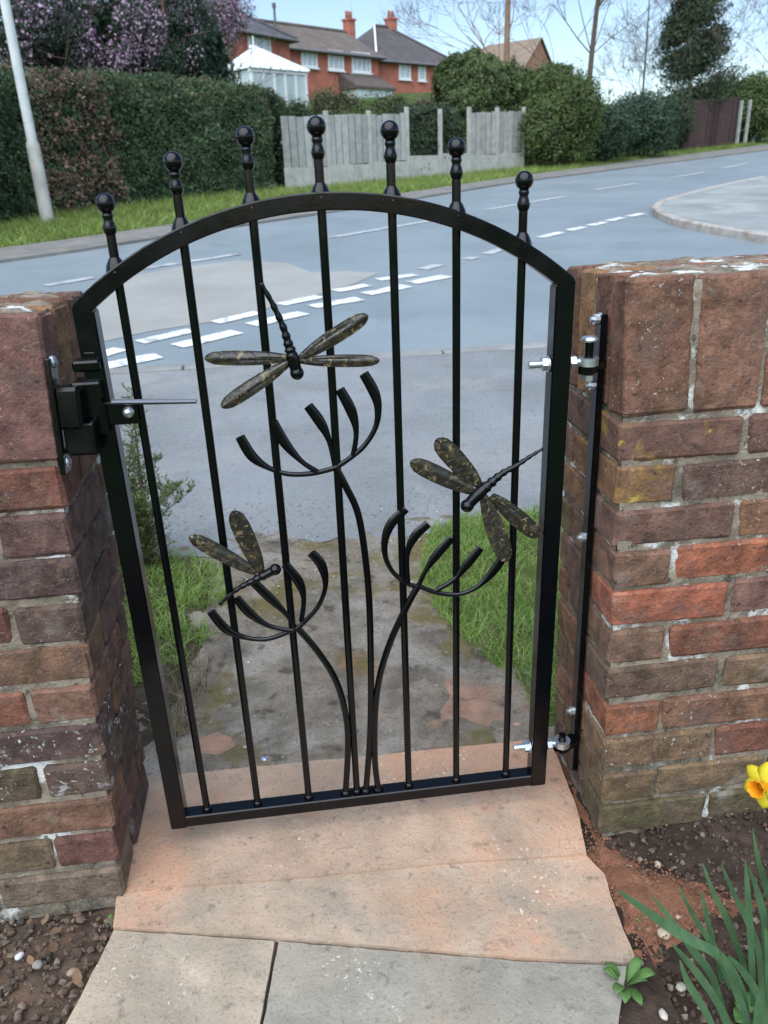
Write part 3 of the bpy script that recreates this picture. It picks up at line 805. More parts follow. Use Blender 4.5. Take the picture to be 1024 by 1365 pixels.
dragonfly([(724, 598), (706, 609), (688, 621), (670, 631), (653, 645), (638, 658), (623, 674)], [.0022, .0034, .0045, .0058, .0085, .0105, .0095],
          [((640, 648), (581, 584), .0330, -.006), ((632, 656), (547, 614), .0290, -.004), ((644, 660), (674, 745), .0330, -.008), ((655, 660), (719, 716), .0300, .004)])
dragonfly([(293, 806), (314, 787), (334, 776), (352, 767), (367, 759)], [.0028, .0042, .0055, .0075, .0085],
          [((349, 764), (312, 677), .0310, -.012), ((343, 764), (254, 712), .0265, -.008)])

# latch carried by the gate
lt = MB()
c = ap((125, 536)); 
latch = MB().cbox((c[0] + .000, -.006, c[2] - .004), (.044, .046, .082), .003).build('latch_body', m_gate, gate)
t_ = ap((123, 492)); MB().cbox((t_[0] - .001, -.012, t_[2] + .010), (.040, .036, .016), .003).cbox((t_[0] + .004, -.006, t_[2] + .022), (.020, .022, .016), .003).build('latch_cap', m_gate, latch)
p_ = ap((163, 551), -.02); MB().cbox((p_[0] - .006, -.016, p_[2]), (.058, .008, .036), .002).build('latch_plate', m_gate, latch)
b_ = ap((171, 550), -.024); MB().lathe([(.0001, -.009), (.0055, -.008), (.0085, -.004), (.0088, 0), (.0088, .004)], (b_[0], -.021, b_[2]), 14, 'Y').build('latch_bolt', m_zinc, latch, smooth=True)
h0, h1 = ap((150, 536), -.030), ap((262, 535), -.045)
MB().tube([tuple(h0), tuple((h0 + h1) / 2), tuple(h1)], [.0045, .0042, .0034], 10).build('latch_lever', M('dark_steel_lever', (.10, .11, .13), rough=.3, metal=.8, var=.1), latch, auto=.6)

# adjustable eye bolts of the hinges, carried by the gate
def eyebolt(py, xpin, pin_r=.0075):
    z = ap((745, py), 0)[2]
    hb = MB().tube([(GX1 - SW - .034, 0, z), (xpin - .012, 0, z)], .0062, 12).build('eye_bolt', m_zinc, gate, auto=.6)
    MB().lathe([(.0115, 0), (.0115, .009)], (GX1 - SW - .013, 0, z), 6, 'X').lathe([(.0135, 0), (.0135, .002)], (GX1 - SW - .0035, 0, z), 16, 'X').build('nut', m_zinc, hb)
    MB().lathe([(.0115, 0), (.0115, .009)], (GX1 + .003, 0, z), 6, 'X').build('nut', m_zinc, hb)
    # eye ring around the pin
    v = []; f = []
    for i in range(20):
        a = 2 * math.pi * i / 20
        for rr, zz in ((.0085, -.0065), (.0165, -.0065), (.0165, .0065), (.0085, .0065)):
            v.append((xpin + rr * math.cos(a), rr * math.sin(a), z + zz))
    for i in range(20):
        for k in range(4): f.append((i * 4 + k, i * 4 + (k + 1) % 4, ((i + 1) % 20) * 4 + (k + 1) % 4, ((i + 1) % 20) * 4 + k))
    MB().add(v, f).build('eye_ring', m_zinc, hb, auto=.6)
    return z
XPIN = .476
zu = eyebolt(484, XPIN); zl = eyebolt(990, XPIN)

# hinge bar bolted to the inner face of the right wall
top_ = on_x((806, 418), .5155); bot_ = on_x((766, 1022), .5155)
hbar = empty('hinge_bar', tuple(bot_), 'long black steel hinge bar bolted to the end of the brick wall', 'hinge')
ax = Vector(top_ - bot_); LL = ax.length; ax.normalize()
def hb(t): return Vector(bot_) + ax * LL * t
R = Matrix.Rotation(-math.atan2(ax.y, ax.z), 3, 'X')
MB().cbox(Vector(bot_) + ax * LL / 2 + Vector((-.004, 0, 0)), (.012, .026, LL), .0015, R).build('plate', m_gate, hbar)
for py in (429, 576 - 58, 722, 953):
    q = on_x((804 - (py - 429) * .072, py), .503)
    yy = hb((q[2] - bot_[2]) / (top_[2] - bot_[2]))
    MB().lathe([(.0001, -.016), (.0042, -.0158), (.0042, -.010), (.0092, -.0098), (.0092, -.002), (.011, -.0018), (.011, .002)], (.5075, yy.y, q[2]), 10, 'X').build('bolt', m_zinc, hbar, auto=.5)
for z, up in ((zu, .036), (zl, .020)):
    yy = hb((z - bot_[2]) / (top_[2] - bot_[2])).y
    a = math.atan2(yy, .512 - XPIN)
    mid = Vector(((XPIN + .508) / 2, yy / 2, z - .0145)); Ld = math.hypot(yy, .512 - XPIN) + .016
    MB().cbox(mid, (Ld, .026, .014), .002, Matrix.Rotation(a, 3, 'Z')).build('bracket', m_gate, hbar)
    MB().tube([(XPIN, 0, z - .012), (XPIN, 0, z + up)], .0072, 14).build('hinge_pin', m_gate, hbar, auto=.6)
    if up > .03:
        MB().lathe([(.006, 0), (.0135, .001), (.0145, .004), (.012, .0075), (.005, .009)], (XPIN, 0, z + up - .004), 18).build('pin_cap', m_zinc, hbar, smooth=True)
        MB().lathe([(.011, 0), (.011, .009)], (XPIN, 0, z - .031), 6).build('nut', m_zinc, hbar)

# latch keep on the inner face of the left wall
def wl(p, gap=.006):     # point on the leaning inner face of the left wall
    x = -.372
    for _ in range(6):
        q = on_x(p, x); x = -.392 + .036 * q[2] + gap
    return q
kt, kb = Vector(wl((64, 478))), Vector(wl((86, 632)))
keep = empty('latch_keep', tuple(kb), 'black gate latch keep screwed to the end of the left brick wall', 'latch')
ax2 = kt - kb; L2 = ax2.length; ax2.normalize()
R2 = Matrix.Rotation(-math.atan2(ax2.y, ax2.z), 3, 'X') @ Matrix.Rotation(.036, 3, 'Y')
MB().cbox(kb + ax2 * L2 / 2 + Vector((.001, .006, 0)), (.008, .034, L2), .0015, R2).build('keep_plate', m_gate, keep)
cm = Vector(wl((88, 545)))
cz = cm.z; cyy = kb.y + ax2.y / ax2.z * (cz - kb.z) + .006
bx = keep
body = MB().cbox((cm.x + .020, cyy + .012, cz + .012), (.036, .046, .062), .005, R2).build('keep_housing', m_gate, keep)
MB().cbox((cm.x + .027, cyy - .004, cz - .034), (.044, .006, .046), .002, R2).cbox((cm.x + .046, cyy + .012, cz - .034), (.006, .034, .046), .002, R2)\
    .cbox((cm.x + .027, cyy + .012, cz - .058), (.044, .036, .006), .002, R2).build('keep_pocket', m_gate, keep)
for p in ((68, 486), (91, 616)):
    q = Vector(wl(p, .012)); yy = kb.y + ax2.y / ax2.z * (q.z - kb.z) + .008
    MB().lathe([(.0095, 0), (.0095, .003), (.0085, .006), (.004, .0085), (.0001, .009)], (q.x - .005, yy, q.z), 12, 'X').build('screw_head', m_zinc, keep, smooth=True)
# ================================================================== FENCES, LAMP POST
m_conc = M('fence_concrete', (.37, .37, .34), rough=.92, spec=.2, var=.15, vscale=4, layers=(((.22, .23, .2), 3, .52, .7, .6, 6),), bump=((40, .4, .008),))
m_board = M('silvered_fence_board', objcol=True, rough=.9, spec=.2, var=.18, vscale=6, layers=(((.2, .21, .19), 4, .52, .7, .5, 6, (1, 1, .2)),), bump=((40, .4, .006),))
FA, FB = at((383, 250), 22.9)[:2], at((694, 230), 29.6)[:2]
FD = (FB - FA) / np.linalg.norm(FB - FA); FNn = np.array([FD[1], -FD[0]])      # FNn faces the road
FANG = math.atan2(FD[1], FD[0])
def fence_u(px):
    d = ray((px, 200)); a = np.array([d[0], d[1]]); A = np.array([[a[0], -FD[0]], [a[1], -FD[1]]])
    t, u = np.linalg.solve(A, FA - CAM[:2]); return u
fence = empty('panel_fence', (FA[0], FA[1], gz(*FA)), 'grey panel fence with concrete posts along the far side of the road', 'fence')
def fbox(parent, name, mat, u0, u1, z0, z1, th, proud=0.0, color=None, lean=0, b=.008):
    c = FA + FD * (u0 + u1) / 2 + FNn * proud; g0 = gz(*c)
    R = Matrix.Rotation(FANG, 3, 'Z') @ Matrix.Rotation(lean, 3, 'Y')
    return MB().cbox((c[0], c[1], g0 + (z0 + z1) / 2), (u1 - u0, th, z1 - z0), b, R).build(name, mat, parent, color=color)
posts = [375, 437, 493, 543, 587, 625, 662, 697]
us = [fence_u(p) for p in posts]
for i, u in enumerate(us[1:]):
    fbox(fence, 'post', m_conc, u - .055, u + .055, -.1, 1.90 + (.06 if i == 2 else random.uniform(-.03, .03)), .11, .0)
for i in range(len(us) - 1):
    a, b = us[i] + .05, us[i + 1] - .05
    bare = i in (3, 4)
    fbox(fence, 'gravel_board', m_conc, a, b, -.05, .52 if not bare else .62, .05)
    if bare: continue
    n = 6 if i < 3 else 5
    for k in range(n):
        w = (b - a) / n; cc = random.uniform(.72, 1.05)
        col = (.36 * cc, .37 * cc, .35 * cc) if i < 3 else (.33 * cc, .33 * cc, .30 * cc)
        fbox(fence, 'board', m_board, a + k * w + .014, a + (k + 1) * w - .014, .525, 1.78 + random.uniform(-.03, .03), .028, random.uniform(0, .016), col, b=.004)
    fbox(fence, 'back_rail', m_board, a, b, 1.1, 1.18, .05, -.045, (.3, .3, .28))
# brown close-boarded fence further up the road
bA, bB = at((906, 205), 39.0)[:2], at((976, 195), 43.0)[:2]
bd = (bB - bA) / np.linalg.norm(bB - bA); ba = math.atan2(bd[1], bd[0]); bL = np.linalg.norm(bB - bA)
brown = empty('board_fence', (bA[0], bA[1], gz(*bA)), 'dark brown close boarded fence between the bushes up the road', 'fence')
m_brown = M('brown_fence_stain', objcol=True, rough=.9, spec=.15, var=.2, vscale=6, bump=((40, .4, .006),))
nb = 30
for k in range(nb):
    c = bA + bd * bL * (k + .5) / nb; g0 = gz(*c); cc = random.uniform(.75, 1.2)
    MB().cbox((c[0], c[1], g0 + .98 + .06 * (k > nb * .55)), (bL / nb - .012, .025, 1.95), .004, Matrix.Rotation(ba, 3, 'Z')).build('board', m_brown, brown, color=(.066 * cc, .043 * cc, .040 * cc))
for t in (0, .56, 1.0):
    c = bA + bd * bL * t; MB().cbox((c[0], c[1], gz(*c) + 1.0), (.1, .1, 2.1), .01, Matrix.Rotation(ba, 3, 'Z')).build('post', m_brown, brown, color=(.05, .035, .04))
# pale posts and wire beyond it
wp = empty('post_fence', (*at((978, 190), 43.2)[:2], 0), 'row of pale posts with slack wire after the brown fence', 'fence')
tops = []
for px, dd in ((982, 43.4), (993, 45.0), (1003, 46.5), (1014, 48.2), (1026, 50), (1040, 52)):
    c = at((px, 190), dd)[:2]; g0 = gz(*c)
    MB().cbox((c[0], c[1], g0 + .85), (.13, .13, 2.0), .015, Matrix.Rotation(ba + random.uniform(-.1, .1), 3, 'Z') @ Matrix.Rotation(random.uniform(-.03, .03), 3, 'X')).build('post', m_conc, wp)
    tops.append((c[0], c[1], g0))
for h in (.6, 1.1, 1.6):
    MB().tube([(x, y, z + h + random.uniform(-.03, .03)) for x, y, z in tops], .01, 5).build('wire', m_zinc, wp)

lp = G((64, 296)); lpz = gz(lp[0], lp[1])
lamp = empty('lamp_post', (lp[0], lp[1], lpz), 'tall pale concrete lamp post on the verge before the hedge', 'lamp post')
m_post = M('pale_lamp_post', (.52, .55, .54), rough=.7, var=.12, vscale=3, layers=(((.36, .37, .35), 4, .55, .7, .5, 5),))
MB().lathe([(.130, -.1), (.126, .15), (.122, 1.25), (.118, 1.36), (.092, 1.42)], (lp[0], lp[1], lpz), 16).build('base_sleeve', M('lamp_sleeve', (.42, .42, .38), rough=.85, var=.2, vscale=3, layers=(((.25, .25, .22), 5, .55, .7, .6, 6),)), lamp, auto=.5)
MB().lathe([(.092, 1.4), (.086, 3.2), (.078, 5.5), (.07, 7.4)], (lp[0], lp[1], lpz), 16).build('pole', m_post, lamp, auto=.5)
MB().tube([(lp[0], lp[1], lpz + 7.3), (lp[0] + .15, lp[1] - .1, lpz + 7.9), (lp[0] + .7, lp[1] - .5, lpz + 8.15), (lp[0] + 1.2, lp[1] - .9, lpz + 8.2)], .05, 10).build('bracket_arm', m_post, lamp, auto=.6)
MB().cbox((lp[0] + 1.45, lp[1] - 1.08, lpz + 8.2), (.75, .25, .14), .04, Matrix.Rotation(-.63, 3, 'Z')).build('lantern', m_post, lamp)

# ================================================================== LEAVES
def leaf_quads(P, Nn, size, aspect=.55, droop=0.0, rng=RNG):
    n = len(P)
    t = rng.normal(size=(n, 3)); t[:, 2] -= droop
    t -= Nn * (t * Nn).sum(1, keepdims=True); t /= np.linalg.norm(t, axis=1, keepdims=True) + 1e-9
    b = np.cross(Nn, t)
    s = size * rng.uniform(.4, 1.0, (n, 1)) * np.where(rng.random((n, 1)) < .2, 1.75, 1.15)
    w = s * aspect
    fold = Nn * s * rng.uniform(-.18, .18, (n, 1))
    V = np.stack([P - t * s * .5, P + b * w * .5 + fold, P + t * s * .5, P - b * w * .5 + fold], 1)
    return V
def unit(v): return v / (np.linalg.norm(v, axis=1, keepdims=True) + 1e-9)
def leaf_obj(name, P, Nn, size, mat, parent, aspect=.55, droop=0.0):
    return link(name, quads_mesh(name, leaf_quads(P, unit(Nn), size, aspect, droop)), mat, parent)
def tufted(P, scale, thr, seed):
    """keep mask that opens gaps between clumps"""
    return fnoise(P[:, 0], P[:, 1], P[:, 2], scale, seed) > thr
def hedge(name, path_xy, half, height, n, size, mat, label, cat='hedge', group=None, bulge=.22, aspect=.55, extra=None, droop=.3, core=True, zf=None, seed=1, round_=.45, stray=.06):
    """clipped hedge: leaves over front, top and back of a long rounded body; height(t) in metres"""
    P = np.array(path_xy, float)
    segl = np.linalg.norm(np.diff(P, axis=0), axis=1); cum = np.concatenate([[0], np.cumsum(segl)]); Lt = cum[-1]
    def pos(t):
        s = t * Lt; i = np.clip(np.searchsorted(cum, s, side='right') - 1, 0, len(segl) - 1)
        f = ((s - cum[i]) / segl[i])[:, None]
        d = (P[i + 1] - P[i]) / segl[i][:, None]
        return P[i] + (P[i + 1] - P[i]) * f, d
    root = empty(name, (P[0, 0], P[0, 1], gz(*P[0])), label, cat, group)
    def surf(t, a):
        """a in 0..1 runs from the foot of the front over the top to the foot of the back"""
        c, d = pos(t); nrm = np.stack([d[:, 1], -d[:, 0]], 1)         # towards the road
        H = height(t)
        per = 2 * H + 2 * half; s = a * per
        off = np.where(s < H, half, np.where(s < H + 2 * half, half - (s - H), -half))
        z = np.where(s < H, s, np.where(s < H + 2 * half, H, per - s))
        # round the top edges
        k = np.clip((z - (H - round_)) / round_, 0, 1); off = off * (1 - .35 * k ** 2)
        zz = z - .25 * round_ * np.clip((np.abs(off) - half * .45) / (half * .55 + 1e-6), 0, 1) * (z > H - 1e-3)
        Nn = np.where((s < H)[:, None], np.c_[nrm, np.full(len(t), .25)], np.where((s < H + 2 * half)[:, None], np.c_[nrm * .2 * np.sign(off)[:, None], np.ones(len(t))], np.c_[-nrm, np.full(len(t), .25)]))
        end = np.minimum(t, 1 - t) * Lt
        taper = np.clip(end / .5, 0, 1) ** .5
        Q = np.c_[c + nrm * (off * (.35 + .65 * taper))[:, None], zz]
        gz_ = ground(c[:, 0], c[:, 1]); Q[:, 2] = Q[:, 2] * (.85 + .15 * taper) + gz_
        return Q, unit(Nn)
    t = RNG.uniform(0, 1, n); a = RNG.uniform(0, 1, n) ** 1.25
    Q, Nn = surf(t, a)
    q = bulge * fnoise(Q[:, 0], Q[:, 1], Q[:, 2], 1.7, seed) + bulge * .6 * fnoise(Q[:, 0], Q[:, 1], Q[:, 2], 5.5, seed + 3)
    depth = -np.abs(RNG.normal(0, .12, n)) + np.where(RNG.random(n) < .06, RNG.uniform(0, stray * 3, n), 0)
    Q = Q + Nn * (q + depth)[:, None]
    keep = fnoise(Q[:, 0], Q[:, 1], Q[:, 2], 4.0, seed + 8) > -.75
    Q, Nn = Q[keep], Nn[keep]
    Nl = unit(Nn + RNG.normal(0, .55, Nn.shape))
    leaf_obj('foliage', Q, Nl, size, mat, root, aspect, droop)
    if extra:
        for frac, m2, sc, test in extra:
            sel = test(Q, t[keep]) & (RNG.random(len(Q)) < frac)
            leaf_obj('foliage', Q[sel] + Nl[sel] * .05, unit(Nn[sel] + RNG.normal(0, .6, Nn[sel].shape)), size * sc, m2, root, aspect, droop)
    # dark solid core added inside to block the view through the leaves
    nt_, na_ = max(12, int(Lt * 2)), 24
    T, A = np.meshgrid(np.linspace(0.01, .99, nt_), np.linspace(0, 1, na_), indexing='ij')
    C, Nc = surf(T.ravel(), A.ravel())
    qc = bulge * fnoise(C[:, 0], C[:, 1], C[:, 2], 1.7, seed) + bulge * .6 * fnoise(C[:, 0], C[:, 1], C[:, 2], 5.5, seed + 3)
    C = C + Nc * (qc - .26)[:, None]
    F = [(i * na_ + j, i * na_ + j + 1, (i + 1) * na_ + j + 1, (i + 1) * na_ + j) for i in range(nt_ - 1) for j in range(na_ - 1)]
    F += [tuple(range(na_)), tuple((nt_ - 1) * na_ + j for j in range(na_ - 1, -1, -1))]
    link('foliage_core', mesh_from('foliage_core', C, F, True), m_core, root)
    return root
def blob_points(c, r, n, seed, shell=.35, lump=.28):
    d = unit(RNG.normal(size=(n, 3)))
    rr = 1 + lump * fnoise(d[:, 0], d[:, 1], d[:, 2], 2.6, seed) + lump * .5 * fnoise(d[:, 0], d[:, 1], d[:, 2], 6.5, seed + 2)
    k = 1 - shell * RNG.random(n) ** 1.6
    return np.array(c) + d * np.array(r) * (rr * k)[:, None], d
def bush(name, c, r, n, size, mat, label, cat='bush', group=None, seed=1, lump=.28, aspect=.5, lobes=None, droop=.3, stems=5, extra=None, shell=.4, core=.62):
    """c: centre on the ground (x, y); r: radii; built of overlapping leaf clumps with an added dark core against see-through, and stems"""
    g0 = gz(c[0], c[1])
    root = empty(name, (c[0], c[1], g0), label, cat, group)
    L = lobes or [((0, 0, r[2] * .95), r, 1.0)]
    Ps = []; Ns = []
    for i, (o, rr, wgt) in enumerate(L):
        P, D = blob_points((c[0] + o[0], c[1] + o[1], g0 + o[2]), rr, int(n * wgt), seed + i * 5, shell, lump)
        Ps.append(P); Ns.append(D)
    P = np.concatenate(Ps); D = np.concatenate(Ns)
    k = (P[:, 2] > g0 + .02) & (fnoise(P[:, 0], P[:, 1], P[:, 2], 2.4 / max(.5, r[0]) * 1.4, seed + 9) > -.62)
    P, D = P[k], D[k]
    Nl = unit(D + np.array([0, 0, .35]) + RNG.normal(0, .6, D.shape))
    leaf_obj('foliage', P, Nl, size, mat, root, aspect, droop)
    if extra:
        for frac, m2, sc in extra:
            s = RNG.random(len(P)) < frac
            leaf_obj('blossom' if 'blossom' in m2.name else 'foliage', P[s] + D[s] * .06, unit(D[s] + RNG.normal(0, .7, D[s].shape)), size * sc, m2, root, .8, droop)
    # stray shoots breaking the outline
    ks = RNG.choice(len(P), max(20, n // 160)); sp_ = []; sn_ = []
    for q in ks:
        dirv = D[q] * .5 + np.array([0, 0, .9]) + RNG.normal(0, .25, 3); dirv /= np.linalg.norm(dirv); ll = RNG.uniform(.15, .5) * (.5 + .25 * r[2])
        for t_ in np.linspace(0, 1, 9): sp_.append(P[q] + dirv * ll * t_ + RNG.normal(0, size * .25, 3)); sn_.append(RNG.normal(size=3))
    leaf_obj('shoots', np.array(sp_), unit(np.array(sn_)), size * .85, mat, root, aspect, droop)['kind'] = 'stuff'
    mb = MB()
    for i, (o, rr, wgt) in enumerate(L):
        prof = 10; nseg = 14
        v = []; f = []
        for a in range(prof + 1):
            th = math.pi * a / prof
            for b in range(nseg):
                ph = 2 * math.pi * b / nseg
                d = np.array([math.sin(th) * math.cos(ph), math.sin(th) * math.sin(ph), -math.cos(th)])
                q = 1 + lump * float(fnoise(d[0], d[1], d[2], 2.6, seed + i * 5))
                pt = np.array([c[0] + o[0], c[1] + o[1], g0 + o[2]]) + d * np.array(rr) * q * core
                pt[2] = max(pt[2], g0 - .05)
                v.append(pt)
        for a in range(prof):
            for b in range(nseg): f.append((a * nseg + b, a * nseg + (b + 1) % nseg, (a + 1) * nseg + (b + 1) % nseg, (a + 1) * nseg + b))
        mb.add(v, f)
    mb.build('foliage_core', m_core, root, smooth=True)  # added dark core, keeps the clumps from being see-through
    st = MB()
    for i in range(stems):
        a = random.uniform(0, 6.28); q = random.uniform(.1, .35)
        st.tube([(c[0] + r[0] * .15 * math.cos(a), c[1] + r[1] * .15 * math.sin(a), g0 - .1), (c[0] + r[0] * q * math.cos(a), c[1] + r[1] * q * math.sin(a), g0 + r[2] * .6), (c[0] + r[0] * q * 1.6 * math.cos(a), c[1] + r[1] * q * 1.6 * math.sin(a), g0 + r[2] * 1.2)], [.05, .035, .015], 6)
    st.build('stem', m_wood, root)
    return root
lm_hedge = leafmat('dark_hedge_leaf', [(.036, .070, .036), (.055, .096, .046), (.078, .122, .056), (.105, .145, .07)])
lm_copper = leafmat('dry_copper_leaf', [(.15, .085, .065), (.22, .13, .10), (.30, .19, .15), (.12, .08, .065)])
lm_rust = leafmat('dry_hedge_top_leaf', [(.13, .12, .06), (.19, .15, .08), (.10, .12, .05)])
lm_ever = leafmat('dark_evergreen_leaf', [(.020, .044, .030), (.035, .066, .040), (.050, .090, .048)])
lm_pink = M('pink_blossom', island=[(.40, .26, .38), (.55, .40, .52), (.32, .19, .30), (.66, .54, .64)], rough=.8, spec=.1, transl=.3, var=.2, vscale=2)
lm_gold = leafmat('golden_privet_leaf', [(.045, .080, .030), (.080, .122, .037), (.12, .158, .048), (.062, .094, .036)])
lm_conif = leafmat('conifer_hedge_leaf', [(.055, .090, .038), (.095, .135, .048), (.13, .17, .065), (.07, .10, .045)])
lm_laurel = leafmat('dark_laurel_leaf', [(.026, .056, .038), (.044, .082, .048), (.065, .11, .06)])
lm_ivy = leafmat('ivy_leaf', [(.030, .052, .030), (.052, .078, .040), (.075, .10, .052)])
lm_bright = leafmat('bright_shrub_leaf', [(.05, .085, .025), (.08, .125, .035), (.11, .15, .05)])
lm_mix = leafmat('garden_shrub_leaf', [(.05, .07, .028), (.09, .11, .045), (.13, .13, .06), (.07, .085, .04)])

# left hedge, running along the verge beyond the lamp post
hp = [at((-260, 300), 14.2)[:2], at((0, 300), 18.9)[:2], at((200, 272), 21.6)[:2], at((345, 255), 23.6)[:2], at((372, 250), 24.8)[:2]]
hp = [np.array(p) for p in hp]
_hd = np.concatenate([[0], np.cumsum(np.linalg.norm(np.diff(np.array(hp), axis=0), axis=1))]); _hd = _hd / _hd[-1]
_hz = [at(q, dd)[2] - gz(*at(q, dd)[:2]) for q, dd in (((-260, 84), 14.2), ((0, 90), 18.9), ((200, 101), 21.6), ((345, 118), 23.6), ((372, 138), 24.8))]
print('hedge heights', _hz)
def hl(t): return np.interp(t, _hd, _hz)
cop0 = at((85, 200), 19.6)[:2]
def cop(Q, t):
    # the dry copper length of the hedge, between two plants
    d = np.hypot(Q[:, 0] - cop0[0], Q[:, 1] - cop0[1])
    return (d < 1.15 + .35 * fnoise(Q[:, 0], Q[:, 1], Q[:, 2], 2.2, 4)) & (fnoise(Q[:, 0], Q[:, 1], Q[:, 2], 3.1, 12) > -.35)
hedge('clipped_hedge', hp, .85, hl, 170000, .070, lm_hedge, 'tall dark green clipped hedge behind the lamp post, with a dry copper stretch',
      extra=[(.45, lm_copper, 1.15, cop), (.16, lm_rust, .9, lambda Q, t: (Q[:, 2] - ground(Q[:, 0], Q[:, 1]) > hl(t) - .45) & (fnoise(Q[:, 0], Q[:, 1], 0 * Q[:, 2], 1.2, 5) > -.1))], seed=3, bulge=.16)

# trees behind the left hedge
def limb_tree(mb, base, top, r0, r1, n_limbs, spread, seed, depth=3, twig=None, lmin=.35):
    rnd = random.Random(seed)
    trunk = smooth_path([base, base + (top - base) * .4 + np.array([rnd.uniform(-.2, .2), rnd.uniform(-.2, .2), 0]), top], 4)
    k = len(trunk); mb.tube(trunk, [r0 + (r1 - r0) * i / (k - 1) for i in range(k)], 8)
    ends = []
    def grow(p, d, L, r, lev):
        segs = 3; pts = [p]; q = p.copy(); dd = d.copy()
        for i in range(segs):
            dd = dd + np.array([rnd.gauss(0, .16), rnd.gauss(0, .16), rnd.gauss(.05, .12)]); dd /= np.linalg.norm(dd)
            q = q + dd * L / segs; pts.append(q)
        (mb if lev > 1 or twig is None else twig).tube(pts, [r, r * .8, r * .6, r * .38], 5 if lev > 1 else 3, cap=False)
        ends.extend(pts[1:])
        if lev <= 0: return
        for i in range(rnd.choice((2, 3, 3, 4))):
            t = rnd.uniform(.3, 1.0); s = pts[min(3, int(t * 3) + 1)]
            nd = dd + np.array([rnd.gauss(0, .62), rnd.gauss(0, .62), rnd.gauss(.12, .35)]); nd /= np.linalg.norm(nd)
            grow(s, nd, L * rnd.uniform(.55, .8), max(.006, r * .52), lev - 1)
    for i in range(n_limbs):
        t = rnd.uniform(.25, 1.0); s = np.array(trunk[min(k - 1, int(t * (k - 1)))])
        a = rnd.uniform(0, 6.283); up = rnd.uniform(.6, 1.8)
        d = np.array([math.cos(a), math.sin(a), up]); d /= np.linalg.norm(d)
        grow(s, d, spread * rnd.uniform(.6, 1.0) * (1.15 - .5 * t), r1 * rnd.uniform(.35, .65) + r0 * .05 * (1 - t), depth)
    return ends
def bare_tree(name, px, dist, h, r0, spread, limbs, seed, label, depth=4, wood=None, twigm=None, group=None, lean=(0, 0)):
    c = at((px, 200), dist); g0 = gz(c[0], c[1])
    root = empty(name, (c[0], c[1], g0), label, 'tree', group)
    mb = MB(); tw = MB()
    limb_tree(mb, np.array([c[0], c[1], g0 - .2]), np.array([c[0] + lean[0], c[1] + lean[1], g0 + h]), r0, r0 * .3, limbs, spread, seed, depth, tw)
    mb.build('trunk', wood or m_wood, root, smooth=True)
    tw.build('crown', twigm or m_twig, root)
    return root, c, g0
def leafy_tree(name, c, h, trunk_r, lobes, n, size, mat, label, seed, extra=None, core=.55, droop=.4, group=None, shell=.5):
    g0 = gz(c[0], c[1])
    root = empty(name, (c[0], c[1], g0), label, 'tree', group)
    mb = MB()
    limb_tree(mb, np.array([c[0], c[1], g0 - .2]), np.array([c[0], c[1], g0 + h * .8]), trunk_r, trunk_r * .35, 9, h * .35, seed, 2)
    mb.build('trunk', m_wood, root, smooth=True)
    Ps = []; Ds = []
    for i, (o, r, w) in enumerate(lobes):
        P, D = blob_points((c[0] + o[0], c[1] + o[1], g0 + o[2]), r, int(n * w), seed + 3 * i, shell, .3); Ps.append(P); Ds.append(D)
    P = np.concatenate(Ps); D = np.concatenate(Ds)
    k = fnoise(P[:, 0], P[:, 1], P[:, 2], 1.3, seed) > -.25
    P, D = P[k], D[k]
    cr = leaf_obj('crown', P, unit(D + RNG.normal(0, .7, D.shape)), size, mat, root, .55, droop)
    if extra:
        frac, m2, sc, thr = extra
        s = (RNG.random(len(P)) < frac) & (fnoise(P[:, 0], P[:, 1], P[:, 2] * .45, 1.6, seed + 31) > thr)
        leaf_obj('blossom', P[s] + D[s] * .12, unit(D[s] + RNG.normal(0, .8, D[s].shape)), size * sc, m2, root, .8, .8)
    return root
def lobes_px(c, g0, items, dist):
    """lobes given by the pixel of their centre, radius in metres and weight"""
    out = []
    for (px, py, r, w) in items:
        q = at((px, py), dist); out.append(((q[0] - c[0], q[1] - c[1], q[2] - g0), (r, r * .9, r), w))
    return out
tc = at((190, 100), 26.0); g0_ = gz(tc[0], tc[1])
leafy_tree('evergreen_tree', tc, 7.0, .22, lobes_px(tc, g0_, [(120, 25, 1.0, .10), (180, 60, 1.2, .16), (215, 20, 1.2, .14), (245, 75, 1.0, .13), (262, 48, .65, .10), (272, 92, .7, .09), (140, 85, 1.1, .12), (60, 80, 1.0, .08), (170, -30, 1.5, .08), (200, 100, 1.0, .08)], 26.0),
           95000, .125, lm_ever, 'dense dark evergreen tree rising behind the clipped hedge', 21, shell=.6)
pc = at((30, 100), 24.4); g0_ = gz(pc[0], pc[1])
leafy_tree('blossom_tree', pc, 7.0, .13, lobes_px(pc, g0_, [(10, 50, 1.2, .28), (70, 30, 1.0, .24), (95, 65, .7, .14), (40, -15, 1.3, .2), (-60, 20, 1.5, .14)], 24.4),
           26000, .09, M('plum_leaf', island=[(.04, .05, .045), (.05, .075, .05), (.035, .065, .045)], rough=.7, var=.2, transl=.2), 'plum tree full of pink blossom above the hedge next to the lamp post', 33, extra=(.42, lm_pink, .9, -.12), shell=.85)
pc2 = at((225, 60), 24.4); g0_ = gz(pc2[0], pc2[1])
leafy_tree('blossom_tree', pc2, 6.5, .10, lobes_px(pc2, g0_, [(185, 30, .6, .18), (240, 35, .7, .24), (225, 75, .55, .2), (165, 80, .45, .12), (265, 15, .6, .14), (150, 95, .4, .12)], 24.4),
           9500, .085, MATS['plum_leaf'], 'plum tree with sparse pink sprays hanging before the dark evergreen', 45, extra=(.6, lm_pink, .9, -.05), shell=.95)
pc3 = at((300, 60), 31); g0_ = gz(pc3[0], pc3[1])
